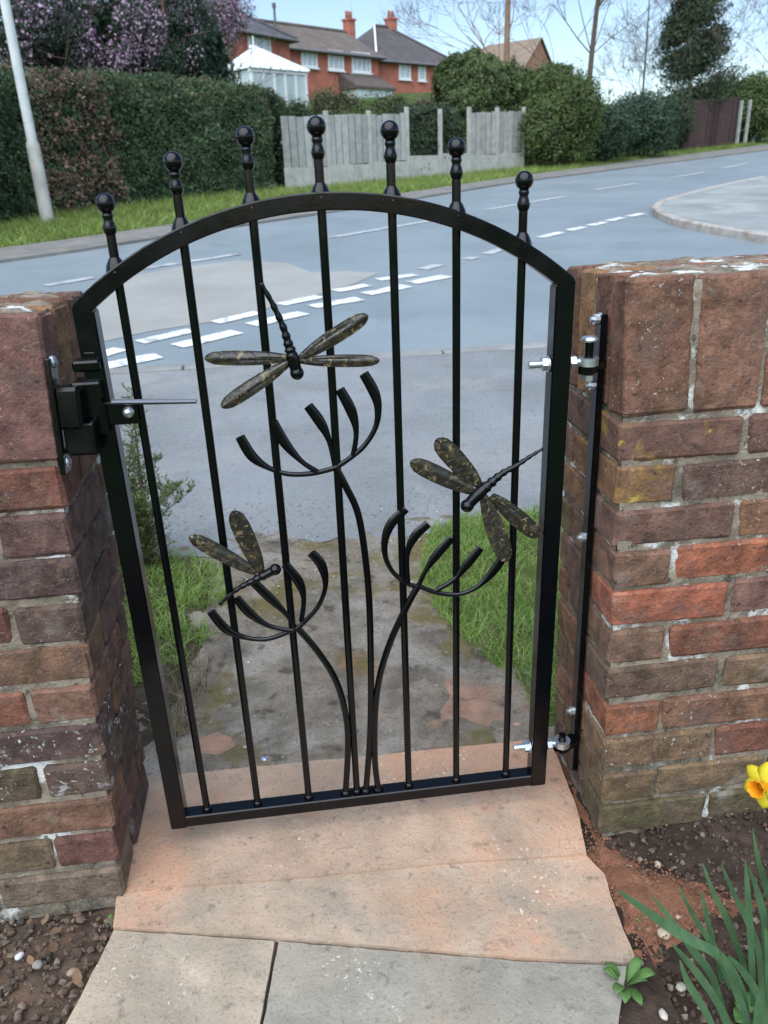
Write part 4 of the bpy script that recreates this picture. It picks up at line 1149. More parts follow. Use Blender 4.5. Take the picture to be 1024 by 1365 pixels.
leafy_tree('blossom_tree', pc3, 7.0, .08, lobes_px(pc3, g0_, [(298, 30, .7, .3), (285, 8, .8, .3), (312, 12, .7, .25), (300, 60, .45, .15)], 31),
           4200, .085, MATS['plum_leaf'], 'slender pink blossom tree in front of the nearest brick house', 52, extra=(1.0, lm_pink, .9, -.4), shell=1.0)
sc_ = at((288, 96), 27)
bush('evergreen_bush', sc_[:2], (.8, .8, 1.75), 8000, .09, lm_ever, 'small dark evergreen bush behind the hedge beside the brick house', seed=61)

# shrubs up the slope before the houses
def bpx(px, pytop, dist, wpx, pybot, n, size, mat, label, name='garden_bush', cat='bush', seed=1, group=None, **kw):
    c = at((px, 150), dist); g0 = gz(c[0], c[1])
    top = at((px, pytop), dist)[2]
    rx = wpx / 2 / FPX * dist / 1.0
    h = max(.8, top - g0)
    rr = random.Random(seed); lb = [((0, 0, h * .50), (rx * .78, rx * .66, h * .48), .34)]
    for k in range(6):
        a = rr.uniform(0, 6.283); q = rr.uniform(.35, .6); s = rr.uniform(.38, .58)
        lb.append(((math.cos(a) * rx * q, math.sin(a) * rx * q * .8, h * rr.uniform(.25, .72)), (rx * s, rx * s * .85, h * s * .62), .11))
    return bush(name, c[:2], (rx, rx * .8, h * .52), n, size, mat, label, cat, group, seed, lobes=lb, **kw)
bpx(448, 108, 34, 104, 155, 9000, .09, lm_mix, 'rounded olive garden shrub in front of the white conservatory', seed=71)
bpx(512, 116, 36, 76, 155, 6000, .09, lm_conif, 'small dark green shrub below the house porch', seed=73)
bpx(385, 128, 33, 60, 160, 6000, .09, lm_hedge, 'low shrub at the foot of the conservatory above the hedge', seed=75)
bpx(565, 122, 38, 66, 155, 6500, .09, M('dry_shrub_leaf', island=[(.16, .14, .09), (.11, .12, .06), (.2, .17, .11)], rough=.8, transl=.2, var=.2), 'straggly pale dry shrub below the hip roofed house', seed=77)
bpx(480, 136, 28.5, 190, 165, 16000, .08, lm_bright, 'light green overgrown bank showing above the panel fence', name='overgrown_bush', seed=79)
# ivy hedge filling the open bays of the fence
i0, i1 = FA + FD * (us[3] - .3) - FNn * .55, FA + FD * (us[5] + .1) - FNn * .55
hedge('ivy_hedge', [i0, (i0 + i1) / 2, i1], .42, lambda t: 1.95 + 0 * t, 26000, .085, lm_ivy, 'dark ivy hedge filling the open bays of the panel fence', seed=5, bulge=.12)
# conifer hedge behind the fence
c0, c1, c2 = at((583, 200), 30.2)[:2], at((660, 200), 31.4)[:2], at((752, 190), 34)[:2]
hedge('conifer_hedge', [c0, c1, c2], .9, lambda t: 3.2 + .35 * np.sin(t * 7), 60000, .10, lm_conif, 'tall light green conifer hedge behind the panel fence', seed=9, bulge=.3, round_=.7)
# bushes along the far verge
bpx(752, 92, 30.2, 120, 225, 30000, .10, lm_gold, 'large golden green bush at the end of the panel fence', name='golden_bush', seed=81, lump=.34, shell=.45)
bpx(722, 128, 29.7, 74, 228, 9000, .09, lm_gold, 'lower golden green bush leaning over the last fence panel', name='golden_bush', seed=82, lump=.34)
bpx(808, 140, 31.8, 84, 220, 15000, .10, lm_laurel, 'dark low laurel bush next to the golden bush', name='laurel_bush', seed=83)
bpx(860, 122, 34.5, 104, 215, 24000, .10, lm_laurel, 'broad dark laurel bush in the middle of the far verge', name='laurel_bush', seed=85, lump=.3)
bpx(893, 112, 38.3, 72, 205, 14000, .10, lm_ivy, 'ivy covered thicket next to the brown fence', name='ivy_thicket', seed=87, lump=.34)
bpx(985, 92, 47, 110, 170, 22000, .13, lm_bright, 'big rounded light green bush behind the brown fence', name='garden_bush', seed=89)
bpx(935, 112, 45.5, 60, 170, 8000, .12, lm_conif, 'mid green bush behind the brown fence beside the ivy tree', name='garden_bush', seed=90)
# bare and ivy clad trees
bare_tree('bare_tree', 672, 38, 15, .17, 4.2, 16, 5, 'tall bare tree with a pale brown trunk in front of the far gable roof', depth=5, wood=M('tan_bark', (.24, .15, .10), rough=.9, var=.2, vscale=4, bump=((20, .6, .03),)))
bare_tree('bare_tree', 778, 41, 13.5, .16, 4.2, 16, 14, 'grey bare tree rising behind the golden bush', depth=5, lean=(1.0, 0))
bare_tree('bare_tree', 848, 43, 7.0, .07, 2.8, 24, 23, 'low twiggy grey tree between golden bush and ivy tree', depth=4)
bare_tree('bare_tree', 1012, 60, 11, .12, 3.8, 14, 37, 'pale bare tree far up the road past the brown fence', depth=5)
rt, tcv, tg = bare_tree('ivy_tree', 910, 41, 7.6, .12, 2.4, 24, 41, 'bushy ivy clad tree with bare twigs standing behind the brown fence', depth=4)
Ps = []; Ds = []
for o, r, w in [((0, 0, 5.0), (1.25, 1.2, 1.1), .3), ((-.4, 0, 3.9), (1.2, 1.1, 1.2), .24), ((.8, 0, 4.1), (.9, .9, .9), .13), ((-.6, 0, 5.9), (.65, .65, .6), .1), ((.5, 0, 6.0), (.6, .6, .5), .09), ((0, 0, 3.2), (1.6, 1.4, 1.6), .20), ((.9, 0, 2.6), (1.3, 1.2, 1.4), .12), ((-.9, 0, 4.8), (.7, .7, .8), .10)]:
    P, D = blob_points((tcv[0] + o[0], tcv[1] + o[1], tg + o[2]), r, int(34000 * w), 7 + int(o[2] * 9), .7, .35); Ps.append(P); Ds.append(D)
P = np.concatenate(Ps); D = np.concatenate(Ds); k = fnoise(P[:, 0], P[:, 1], P[:, 2], 1.7, 3) > -.2
leaf_obj('foliage', P[k], unit(D[k] + RNG.normal(0, .7, D[k].shape)), .12, lm_ivy, rt)

# ================================================================== HOUSES
m_hbrick = M('house_red_brick', (.40, .145, .102), rough=.9, spec=.2, var=.16, vscale=3, layers=(((.27, .10, .07), 1.6, .5, .66, .6, 6), ((.38, .2, .14), 8, .58, .7, .4, 4)), bump=((12, .3, .02),))
m_hroof = M('grey_brown_roof_tile', (.125, .105, .095), rough=.9, spec=.2, var=.2, vscale=2, layers=(((.17, .15, .12), 1.4, .52, .68, .6, 6),), bump=((8, .4, .04),))
m_upvc = M('white_window_frame', (.74, .76, .76), rough=.5, var=.03)
m_glass = M('window_glass', (.42, .49, .53), rough=.06, spec=.9, var=.2, vscale=.9, coat=.6)  # pale base colour stands in for sky reflected in the panes
m_pot = M('chimney_pot', (.30, .13, .08), rough=.9, var=.2)
def px_plane(p, A, d):
    """pixel -> (u, z) on the vertical plane through A along d"""
    q = ray(p); m = np.array([[q[0], -d[0]], [q[1], -d[1]]]); t, u = np.linalg.solve(m, A - CAM[:2]); return u, CAM[2] + t * q[2]
def house(name, eL, eR, z_rel, depth, label, wins, ridge_px, roof='hip', hipL=2.6, hipR=2.6, base_drop=6.2, wall_m=None, roof_m=None, doors=(), overhang=.35):
    zE = CAM[2] + z_rel
    A, B = on_z(eL, zE)[:2], on_z(eR, zE)[:2]
    d = (B - A) / np.linalg.norm(B - A); n = np.array([-d[1], d[0]]); W = np.linalg.norm(B - A)
    if n[1] < 0: n = -n
    ridge_h = px_plane(ridge_px, A + n * depth / 2, d)[1] - zE
    root = empty(name, (*((A + B) / 2), gz(*((A + B) / 2))), label, 'house')
    gmin = min(gz(*(A + d * u + n * v)) for u in (0, W) for v in (0, depth)) - .5
    def P(u, v, z): c = A + d * u + n * v; return (c[0], c[1], z)
    wm = wall_m or m_hbrick
    mb = MB(); mb.add([P(0, 0, gmin), P(W, 0, gmin), P(W, depth, gmin), P(0, depth, gmin), P(0, 0, zE), P(W, 0, zE), P(W, depth, zE), P(0, depth, zE)],
                      [(0, 1, 5, 4), (1, 2, 6, 5), (2, 3, 7, 6), (3, 0, 4, 7), (4, 5, 6, 7)])
    mb.build('wall', wm, root)
    o = overhang; ze = zE - .12; zr = zE + ridge_h
    hl_, hr_ = (hipL, hipR) if roof == 'hip' else (-o, -o)
    v = [P(-o, -o, ze), P(W + o, -o, ze), P(W + o, depth + o, ze), P(-o, depth + o, ze), P(hl_, depth / 2, zr), P(W - hr_, depth / 2, zr)]
    v += [(a, b, c - .14) for a, b, c in v[:4]]
    f = [(0, 1, 5, 4), (1, 2, 5), (2, 3, 4, 5), (3, 0, 4), (6, 7, 1, 0), (7, 8, 2, 1), (8, 9, 3, 2), (9, 6, 0, 3), (9, 8, 7, 6)]
    rf = MB().add(v, f).build('roof', roof_m or m_hroof, root)
    if roof == 'gable':
        for u in (.02, W - .02):
            MB().add([P(u - .1, 0, zE - .1), P(u - .1, depth, zE - .1), P(u - .1, depth / 2, zr - .22), P(u + .1, 0, zE - .1), P(u + .1, depth, zE - .1), P(u + .1, depth / 2, zr - .22)], [(0, 1, 2), (5, 4, 3), (0, 3, 4, 1), (1, 4, 5, 2), (2, 5, 3, 0)]).build('gable', wm, root)
    rt_ = MB().tube([P(hl_ - .05, depth / 2, zr + .03), P(W - hr_ + .05, depth / 2, zr + .03)], .12, 8)
    if roof == 'hip':
        for (a, b) in ((0, 4), (1, 5)): rt_.tube([tuple(np.array(v[a]) + [0, 0, .03]), tuple(np.array(v[b]) + [0, 0, .03])], .10, 6)
    rt_.build('ridge_tiles', roof_m or m_hroof, rf)
    g_ = MB().tube([P(-o, -o - .06, ze - .06), P(W + o, -o - .06, ze - .06)], .07, 8).build('gutter', M('grey_gutter', (.16, .16, .165), rough=.5), rf)
    ang = math.atan2(d[1], d[0]); R = Matrix.Rotation(ang, 3, 'Z')
    for (x0, y0, x1, y1, panes) in wins:
        u0, zt = px_plane((x0, y0), A, d); u1, zb = px_plane((x1, y1), A, d)
        _, zt2 = px_plane((x1, y0), A, d); zb2 = px_plane((x0, y1), A, d)[1]
        zt, zb = (zt + zt2) / 2, (zb + zb2) / 2
        u0 = max(.15, u0)
        u1 = min(u1, W - .1)
        w = u1 - u0; h = zt - zb
        if w < .2: continue
        fr = MB()
        fw = .11
        for (ua, ub, za, zb_) in [(u0, u1, zt - fw, zt), (u0, u1, zb, zb + fw), (u0, u0 + fw, zb + fw, zt - fw), (u1 - fw, u1, zb + fw, zt - fw)] + [(u0 + w * k / panes - .04, u0 + w * k / panes + .04, zb + fw, zt - fw) for k in range(1, panes)]:
            fr.box(P((ua + ub) / 2, -.03, (za + zb_) / 2), (ub - ua, .10, zb_ - za), R)
        wn_ = fr.build('window', m_upvc, root)
        for k in range(panes):
            MB().box(P(u0 + w * (k + .5) / panes, -.005, (zt + zb) / 2), (w / panes - .05, .03, h - .1), R).build('pane', m_glass, wn_)
        MB().box(P((u0 + u1) / 2, -.06, zb - .05), (w + .16, .2, .07), R).build('sill', m_upvc, wn_)
    return dict(root=root, A=A, d=d, n=n, W=W, P=P, zE=zE, zr=zr, R=R, roof=rf, depth=depth, hl=hl_, hr=hr_)
def chimney(H, px, py_top, w=.75, pots=2, v=None):
    v = H['depth'] / 2 if v is None else v
    A2 = H['A'] + H['n'] * v
    u, zt = px_plane((px, py_top), A2, H['d'])
    c = H['P'](u, v, 0)
    st = MB().cbox((c[0], c[1], (H['zr'] - .9 + zt) / 2), (w, w, zt - H['zr'] + .9), .02, H['R']).cbox((c[0], c[1], zt - .08), (w + .14, w + .14, .14), .02, H['R']).build('chimney', m_hbrick, H['root'])
    for k in range(pots):
        q = H['P'](u + (k - (pots - 1) / 2) * .34, v, 0)
        MB().lathe([(.13, zt - .02), (.11, zt + .25), (.13, zt + .42), (.10, zt + .44)], (q[0], q[1], 0), 10).build('chimney_pot', m_pot, st, smooth=True)
    return u, zt
ZR = 7.69
HA = house('brick_house', (262, 27.5), (385, 50), ZR, 7.5, 'nearest red brick house with grey roof beside the pink blossom tree', [(329, 44, 361, 73, 3), (285, 44, 299, 70, 2)], (338, 9), hipL=3.0, hipR=3.0, roof_m=M('slate_grey_tile', (.085, .085, .092), rough=.9, spec=.2, var=.2, vscale=2, bump=((8, .4, .04),)))
HB = house('brick_house', (380, 60.6), (504, 74), ZR, 7.0, 'middle red brick house with a long plain roof and central chimney', [(400, 64, 423, 90, 3), (436, 67, 458, 94, 3), (468, 70, 494, 97, 4)], (420, 38), roof='gable')
HC = house('brick_house', (503, 77.8), (609, 86.7), ZR, 7.5, 'farther red brick house with a hipped roof and tall chimney', [(531, 80, 547, 106, 2), (557, 82, 567, 108, 1), (588, 87, 601, 105, 2)], (535, 39), hipL=3.0, hipR=3.4, roof_m=M('dark_hip_tile', (.088, .080, .082), rough=.9, spec=.2, var=.2, vscale=2, bump=((8, .4, .04),)))
chimney(HB, 465, 25, .62, 2); chimney(HC, 521, 24, .66, 2)
MB().tube([HC['P'](HC['hl'], HC['depth'] / 2, HC['zr'] + .12), HC['P'](-.3, -.3, HC['zE'] + .05)], .07, 6).build('white_hip_verge', m_upvc, HC['roof'])
# soil pipe on the nearest house, TV aerial on the middle one
u, z = px_plane((365, 4), HA['A'] + HA['n'] * 4, HA['d']); q = HA['P'](u, 4, 0)
MB().tube([(q[0], q[1], HA['zr'] - 1.8), (q[0], q[1], z)], .07, 8).lathe([(.12, z - .25), (.12, z)], (q[0], q[1], 0), 8).build('flue_pipe', M('flue_grey', (.1, .1, .1), rough=.6), HA['root'])
u, z = px_plane((468, 3), HB['A'] + HB['n'] * 3.5, HB['d']); q = HB['P'](u, 3.5, 0)
ae = MB().tube([(q[0], q[1], HB['zr'] + .6), (q[0], q[1], z + .5)], .025, 6)
for k in range(5): ae.tube([HB['P'](u - .35, 3.2 + .15 * k, z + .3), HB['P'](u + .35, 3.2 + .15 * k, z + .3)], .012, 4)
ae.build('aerial', m_zinc, HB['root'])
# pale green bay panel and porch of the middle house
u0, zt = px_plane((468, 97), HB['A'], HB['d']); u1, zb = px_plane((494, 106), HB['A'], HB['d']); u1 = min(u1, HB['W'] - .1)
MB().box(HB['P']((u0 + u1) / 2, -.05, (zt + zb) / 2 - .05), (u1 - u0, .1, max(.3, abs(zt - zb))), HB['R']).build('bay_panel', M('pale_green_panel', (.42, .55, .46), rough=.6), HB['root'])
pa, pz = px_plane((474, 108), HB['A'] - HB['n'] * 1.6, HB['d'])
W_ = 3.6
Pp = lambda u, v, z: HB['P'](u, v, z)
por = MB().add([Pp(pa, -1.7, pz - .25), Pp(pa + W_, -1.7, pz - .25), Pp(pa + W_, 0, pz + .65), Pp(pa, 0, pz + .65), Pp(pa, -1.7, pz - .37), Pp(pa + W_, -1.7, pz - .37), Pp(pa + W_, 0, pz - .37), Pp(pa, 0, pz - .37)],
               [(0, 1, 2, 3), (5, 4, 7, 6), (0, 4, 5, 1), (1, 5, 6, 2), (3, 7, 4, 0)]).build('porch_roof', M('porch_tile', (.10, .075, .07), rough=.9, var=.2), HB['root'])
MB().box(Pp(pa + W_ / 2, -.8, pz - 1.6), (W_ - .3, 1.5, 2.5), HB['R']).build('porch', M('porch_pale', (.45, .50, .47), rough=.6, var=.1), HB['root'])
for k in range(4): MB().box(Pp(pa + .55 + k * .82, -1.57, pz - .95), (.62, .05, .9), HB['R']).build('pane', m_glass, HB['root'])
# far gabled house
rA, rB = on_z((650, 60.5), CAM[2] + 10.2)[:2], on_z((720, 50), CAM[2] + 10.2)[:2]
dd = (rB - rA) / np.linalg.norm(rB - rA); nn = np.array([-dd[1], dd[0]]); nn = nn if nn[1] > 0 else -nn
hw = 3.6; drop = 2.9; zrD = CAM[2] + 10.2; eD = zrD - drop
HD = empty('gabled_house', (*((rA + rB) / 2), gz(*((rA + rB) / 2))), 'far house with brown tiled roof and brick gable behind the bare tree', 'house')
Q = lambda u, v, z: (*(rA + dd * u + nn * v), z)
Wd = np.linalg.norm(rB - rA); gD = gz(*rA) - 1
MB().add([Q(-2.2, -hw + .3, gD), Q(Wd, -hw + .3, gD), Q(Wd, hw - .3, gD), Q(-2.2, hw - .3, gD), Q(-2.2, -hw + .3, eD + .1), Q(Wd, -hw + .3, eD + .1), Q(Wd, hw - .3, eD + .1), Q(-2.2, hw - .3, eD + .1)], [(0, 1, 5, 4), (1, 2, 6, 5), (2, 3, 7, 6), (3, 0, 4, 7)]).build('wall', M('far_house_brick', (.32, .17, .12), rough=.9, var=.15, vscale=2), HD)
MB().add([Q(-2.6, -hw, eD), Q(Wd + .2, -hw, eD), Q(Wd + .2, hw, eD), Q(-2.6, hw, eD), Q(0, 0, zrD), Q(Wd + .2, 0, zrD)], [(0, 1, 5, 4), (2, 3, 4, 5), (3, 0, 4), (0, 3, 2, 1)]).build('roof', M('brown_roof_tile', (.20, .15, .115), rough=.9, var=.18, vscale=2, bump=((8, .4, .04),)), HD)
MB().add([Q(Wd, -hw + .3, eD), Q(Wd, hw - .3, eD), Q(Wd, 0, zrD - .15), Q(Wd - .2, -hw + .3, eD), Q(Wd - .2, hw - .3, eD), Q(Wd - .2, 0, zrD - .15)], [(0, 1, 2), (5, 4, 3), (0, 3, 4, 1), (1, 4, 5, 2), (2, 5, 3, 0)]).build('gable', MATS['far_house_brick'], HD)
# white conservatory in front of the nearest house
cA, cB = at((338, 130), 35.5)[:2], at((409, 135), 37.2)[:2]
cd = (cB - cA) / np.linalg.norm(cB - cA); cn = np.array([-cd[1], cd[0]]); cn = cn if cn[1] > 0 else -cn
cW = np.linalg.norm(cB - cA); cDp = 2.6
zEv = at((375, 93), 36.3)[2]; zAp = at((370, 74), 37.0)[2]; cG = min(gz(*cA), gz(*cB)) - .4
cons = empty('conservatory', (*((cA + cB) / 2), gz(*cA)), 'white framed conservatory with pale roof in front of the nearest house', 'conservatory')
S = lambda u, v, z: (*(cA + cd * u + cn * v), z)
m_croof = M('translucent_roof_sheet', (.66, .74, .74), rough=.35, var=.04, spec=.5)
mid = (cW * .5, cDp * .6)
MB().add([S(-.15, -.15, zEv), S(cW + .15, -.15, zEv), S(cW + .15, cDp, zEv), S(-.15, cDp, zEv), S(cW * .44, mid[1], zAp + .35), S(cW * .56, mid[1], zAp + .35)], [(0, 1, 5, 4), (1, 2, 5), (2, 3, 4, 5), (3, 0, 4), (3, 2, 1, 0)]).build('roof', m_croof, cons)
rb = MB()
for t in np.linspace(0, 1, 7):
    rb.tube([S(-.15 + (cW + .3) * t, -.16, zEv + .04), S(cW * (.44 + .12 * t), mid[1], zAp + .40)], .035, 5)
rb.tube([S(cW * .43, mid[1], zAp + .40), S(cW * .57, mid[1], zAp + .40)], .07, 6).tube([S(cW * .5, mid[1], zAp + .3), S(cW * .5, mid[1], zAp + .8)], .03, 5)
rb.build('glazing_bars', m_upvc, cons)
cR = Matrix.Rotation(math.atan2(cd[1], cd[0]), 3, 'Z'); cR2 = Matrix.Rotation(math.atan2(cn[1], cn[0]), 3, 'Z')
MB().box(S(cW / 2, cDp / 2, (cG + gz(*cA) + .6) / 2), (cW, cDp, gz(*cA) + .6 - cG), cR).build('dwarf_wall', m_hbrick, cons)
zw = gz(*cA) + .6
for k in range(6):
    MB().box(S(cW * k / 5, 0, (zw + zEv) / 2), (.11, .11, zEv - zw), cR).build('mullion', m_upvc, cons)
    if k < 5: MB().box(S(cW * (k + .5) / 5, 0, (zw + zEv) / 2), (cW / 5 - .1, .03, zEv - zw - .1), cR).build('pane', M('conservatory_glass', (.42, .50, .50), rough=.1, spec=.8, var=.15, vscale=1.0), cons)
for k in range(1, 4):
    for uu in (0, cW):
        MB().box(S(uu, cDp * k / 3, (zw + zEv) / 2), (.11, .11, zEv - zw), cR).build('mullion', m_upvc, cons)
        MB().box(S(uu, cDp * (k - .5) / 3, (zw + zEv) / 2), (cDp / 3 - .1, .03, zEv - zw - .1), cR2).build('pane', MATS['conservatory_glass'], cons)
MB().box(S(cW / 2, 0, zEv - .06), (cW + .2, .14, .14), cR).box(S(cW, cDp / 2, zEv - .06), (.14, cDp, .14), cR).build('eaves_beam', m_upvc, cons)
# ================================================================== GRASS AND NEAR PLANTS
lm_grass = M('grass_blade', island=[(.19, .32, .06), (.25, .40, .085), (.30, .44, .12), (.22, .35, .07), (.40, .42, .20)], rough=.55, spec=.3, transl=.45, var=.2, vscale=8)
lm_farg = M('verge_grass_blade', island=[(.13, .21, .045), (.18, .27, .06), (.23, .30, .08), (.28, .29, .12)], rough=.6, spec=.2, transl=.3, var=.3, vscale=1.2)
def blades(name, pts, h, w, lean, mat, label, cat='grass', parent=None, seg=3):
    """pts (N,3). each blade a tapering bent strip"""
    n = len(pts); a = RNG.uniform(0, 2 * np.pi, n); d = np.c_[np.cos(a), np.sin(a), np.zeros(n)]
    b = RNG.uniform(0, 2 * np.pi, n); s = np.c_[np.cos(b), np.sin(b), np.zeros(n)]
    H = h * RNG.uniform(.45, 1.3, n) * (1 + .55 * np.clip(fnoise(pts[:, 0], pts[:, 1], 0 * pts[:, 0], 12, 3), -1, 1.4)); Ln = lean * RNG.uniform(.2, 1.5, n); W = w * RNG.uniform(.7, 1.3, n)
    rows = []
    for k in range(seg + 1):
        t = k / seg
        c = pts + d * (Ln * H * t * t)[:, None] + np.array([0, 0, 1]) * (H * (t - .22 * Ln * t * t))[:, None]
        ww = (W * (1 - t) ** .7 * .5)[:, None] if k < seg else 0 * W[:, None]
        rows.append((c - s * ww, c + s * ww))
    Vs = np.stack([np.stack([rows[k][0], rows[k][1]], 1) for k in range(seg + 1)], 1).reshape(n, -1, 3)   # n, 2*(seg+1), 3
    m = 2 * (seg + 1)
    me = bpy.data.meshes.new(name)
    F = np.array([[2 * k, 2 * k + 1, 2 * k + 3, 2 * k + 2] for k in range(seg)], np.int32)
    allF = (F[None] + (np.arange(n, dtype=np.int32) * m)[:, None, None]).reshape(-1, 4)
    me.vertices.add(n * m); me.vertices.foreach_set('co', Vs.astype(np.float32).ravel())
    me.loops.add(allF.size); me.loops.foreach_set('vertex_index', allF.ravel())
    me.polygons.add(len(allF)); me.polygons.foreach_set('loop_start', np.arange(0, allF.size, 4, dtype=np.int32)); me.polygons.foreach_set('loop_total', np.full(len(allF), 4, np.int32))
    me.update(calc_edges=True); me.validate()
    o = link(name, me, mat, parent)
    if parent is None: tag(o, label, cat, kind='stuff')
    return o
def scatter(poly, n, seed, edge=0.0, thr=-.6, sc=7):
    P = np.array([p[:2] for p in poly]); lo, hi = P.min(0), P.max(0); out = []
    while len(out) < n:
        q = RNG.uniform(lo, hi, (n, 2)); k = inpoly(q[:, 0], q[:, 1], P) & (fnoise(q[:, 0], q[:, 1], 0, sc, seed) > thr)
        out += list(q[k])
    q = np.array(out[:n]); return np.c_[q, ground(q[:, 0], q[:, 1])]
gr_px = [(712, 968), (700, 925), (672, 895), (640, 872), (612, 850), (580, 812), (560, 775), (562, 735), (576, 705), (610, 692), (690, 684), (770, 684)]
gr = [on_z(p, -.005)[:2] for p in gr_px] + [np.array((1.9, 1.40)), np.array((1.9, .25))]
p = scatter(gr, 21000, 3, thr=-.6)
p = p[p[:, 0] < 2.2]; p[:, 2] -= .008
blades('grass', p, .050, .0046, .9, lm_grass, 'short bright green grass on the verge right of the path')
p = scatter(gr, 1500, 9, thr=-.3); p[:, 2] -= .008
blades('grass', p, .065, .0038, .8, M('straw_blade', island=[(.28, .26, .11), (.20, .22, .08), (.32, .30, .16)], rough=.7, transl=.3, var=.1), 'taller pale grass stalks among the verge turf right of the path')
gl_px = [(200, 915), (235, 900), (262, 868), (285, 845), (300, 800), (300, 765), (280, 748), (240, 742), (200, 740), (150, 742)]
gl = [on_z(p, -.005)[:2] for p in gl_px] + [np.array((-1.9, 1.38)), np.array((-1.9, .35))]
p = scatter(gl, 15000, 5, thr=-.4); p[:, 2] -= .008
blades('grass', p, .052, .0046, .9, lm_grass, 'short green grass on the verge left of the path')
# dead stalks and moss at the foot of the left wall, outside
dl = [on_z(q, -.02)[:2] for q in [(212, 1020), (240, 1015), (275, 930), (290, 880), (240, 900), (205, 960)]]
p = scatter(dl, 260, 2, thr=-1); p[:, 2] -= .02
blades('dead_stalks', p, .09, .003, .9, M('dead_stalk', island=[(.12, .09, .055), (.2, .16, .1), (.07, .06, .04)], rough=.9, var=.2), 'dry brown stalks at the outer foot of the left wall', 'stalks')
# grass of the far verge
fv = [tuple(q) for q in verge_edge[1:-1]]
fv_in = [tuple(np.array(q) + RN * w) for q, w in zip(verge_edge[1:-1], (3.6, 4.6, 5.0, 3.6, 2.6, 2.0))]
fv_poly = [tuple(np.array(verge_edge[1]) - e_dir * 3)] + fv + fv_in[::-1] + [tuple(np.array(fv_in[0]) - e_dir * 3)]
p = scatter(fv_poly, 70000, 8, thr=-.9, sc=2)
p[:, 2] -= .07
blades('grass', p, .20, .022, .9, lm_farg, 'strip of rough green grass along the far side of the road', seg=2)

# feathery shrub behind the left stile
fs = on_z((192, 752), 0.0)
fsr = empty('feathery_shrub', (fs[0], fs[1], 0), 'feathery green evergreen shrub behind the left post of the gate', 'shrub')
stm = MB(); Pn = []; Nn_ = []; dirs = []
rnd = random.Random(4)
for i in range(24):
    a = rnd.uniform(0, 6.283); sp = rnd.uniform(.04, .26); H = rnd.uniform(.32, .60) * (1.15 - sp * 2.2)
    c0 = np.array([fs[0] + rnd.uniform(-.05, .05), fs[1] + rnd.uniform(-.06, .06), -.02])
    end = c0 + np.array([math.cos(a) * sp, math.sin(a) * sp, H]); mid = (c0 + end) / 2 + np.array([-math.cos(a) * sp * .15, -math.sin(a) * sp * .15, .03])
    pts = smooth_path([c0, mid, end], 10)
    stm.tube(pts, [.004 - .003 * k / (len(pts) - 1) for k in range(len(pts))], 5)
    for k, q in enumerate(pts[3:]):
        for j in range(3):
            aa = rnd.uniform(0, 6.283); l = rnd.uniform(.035, .085) * (1.2 - k / len(pts))
            tip = q + np.array([math.cos(aa) * l, math.sin(aa) * l, l * rnd.uniform(.2, .9)])
            for s in np.linspace(.15, 1, 8):
                for sg in (-1, 1):
                    b = q + (tip - q) * s; dr = (tip - q) / l * .5 + np.array([rnd.uniform(-.6, .6), rnd.uniform(-.6, .6), rnd.uniform(-.1, .5)])
                    dirs.append((b, dr / np.linalg.norm(dr)))
stm.build('stem', m_wood, fsr)
B = np.array([d[0] for d in dirs]); Dr = np.array([d[1] for d in dirs]); n = len(B)
sd_ = unit(np.cross(Dr, RNG.normal(size=(n, 3)))); ln = RNG.uniform(.010, .020, (n, 1)); w = .0016
link('foliage', quads_mesh('foliage', np.stack([B, B + Dr * ln * .5 + sd_ * w, B + Dr * ln, B + Dr * ln * .5 - sd_ * w], 1)), leafmat('feathery_needle', [(.075, .11, .035), (.12, .16, .05), (.18, .21, .08), (.09, .125, .04)]), fsr)

# ------------------------------------------------------------------ daffodils
m_daf = M('daffodil_leaf', (.080, .160, .074), rough=.5, spec=.35, transl=.18, var=.22, vscale=18, layers=(((.14, .23, .10), 40, .50, .68, .6, 4, (1, 1, .15)), ((.20, .20, .08), 9, .64, .74, .5, 4)))
m_petal = M('yellow_petal', (.78, .66, .045), rough=.55, spec=.25, transl=.35, var=.08, vscale=30)
m_trump = M('orange_trumpet', (.82, .34, .012), rough=.55, spec=.25, transl=.3, var=.1, vscale=40)
def zpx(q, off=(740, 1000), s=3.606): return (off[0] + q[0] / s, off[1] + q[1] / s)
daf = empty('daffodil', (*on_z((985, 1350), -.03)[:2], -.03), 'clump of daffodils with one yellow and orange flower in the flower bed', 'flower')
def blade_leaf(pts, w, parent=daf, y=-.46, yt=0.0, mat=None):
    """strap leaf with a fold and real thickness; pts from tip to base in zoom pixels"""
    P = [on_y(zpx(q), y + yt * (1 - i / (len(pts) - 1))) for i, q in enumerate(pts)]
    P = smooth_path(P, 6)[::-1]; n = len(P); v = []; f = []
    for i in range(n):
        t = P[min(i + 1, n - 1)] - P[max(i - 1, 0)]; t = t / np.linalg.norm(t)
        view = CAM - P[i]; view /= np.linalg.norm(view); tw = .5 * math.sin(i * .25 + w * 900)
        side = np.cross(t, view); side /= np.linalg.norm(side); side = side * math.cos(tw) + view * math.sin(tw)
        nrm = np.cross(side, t)
        s = i / (n - 1); ww = w * (min(1, .75 + s) if s < .6 else max(.06, (1 - s) / .4) ** .6) / 2
        for (a, b) in ((-1, 0), (-.5, -.16), (0, -.26), (.5, -.16), (1, 0), (.5, .06), (0, -.04), (-.5, .06)):
            v.append(P[i] + side * a * ww + nrm * b * ww)
    for i in range(n - 1):
        for k in range(8): f.append((i * 8 + k, i * 8 + (k + 1) % 8, (i + 1) * 8 + (k + 1) % 8, (i + 1) * 8 + k))
    f += [tuple(range(7, -1, -1)), tuple((n - 1) * 8 + k for k in range(8))]
    return MB().add(v, f).build('leaf', mat or m_daf, parent, auto=.9)
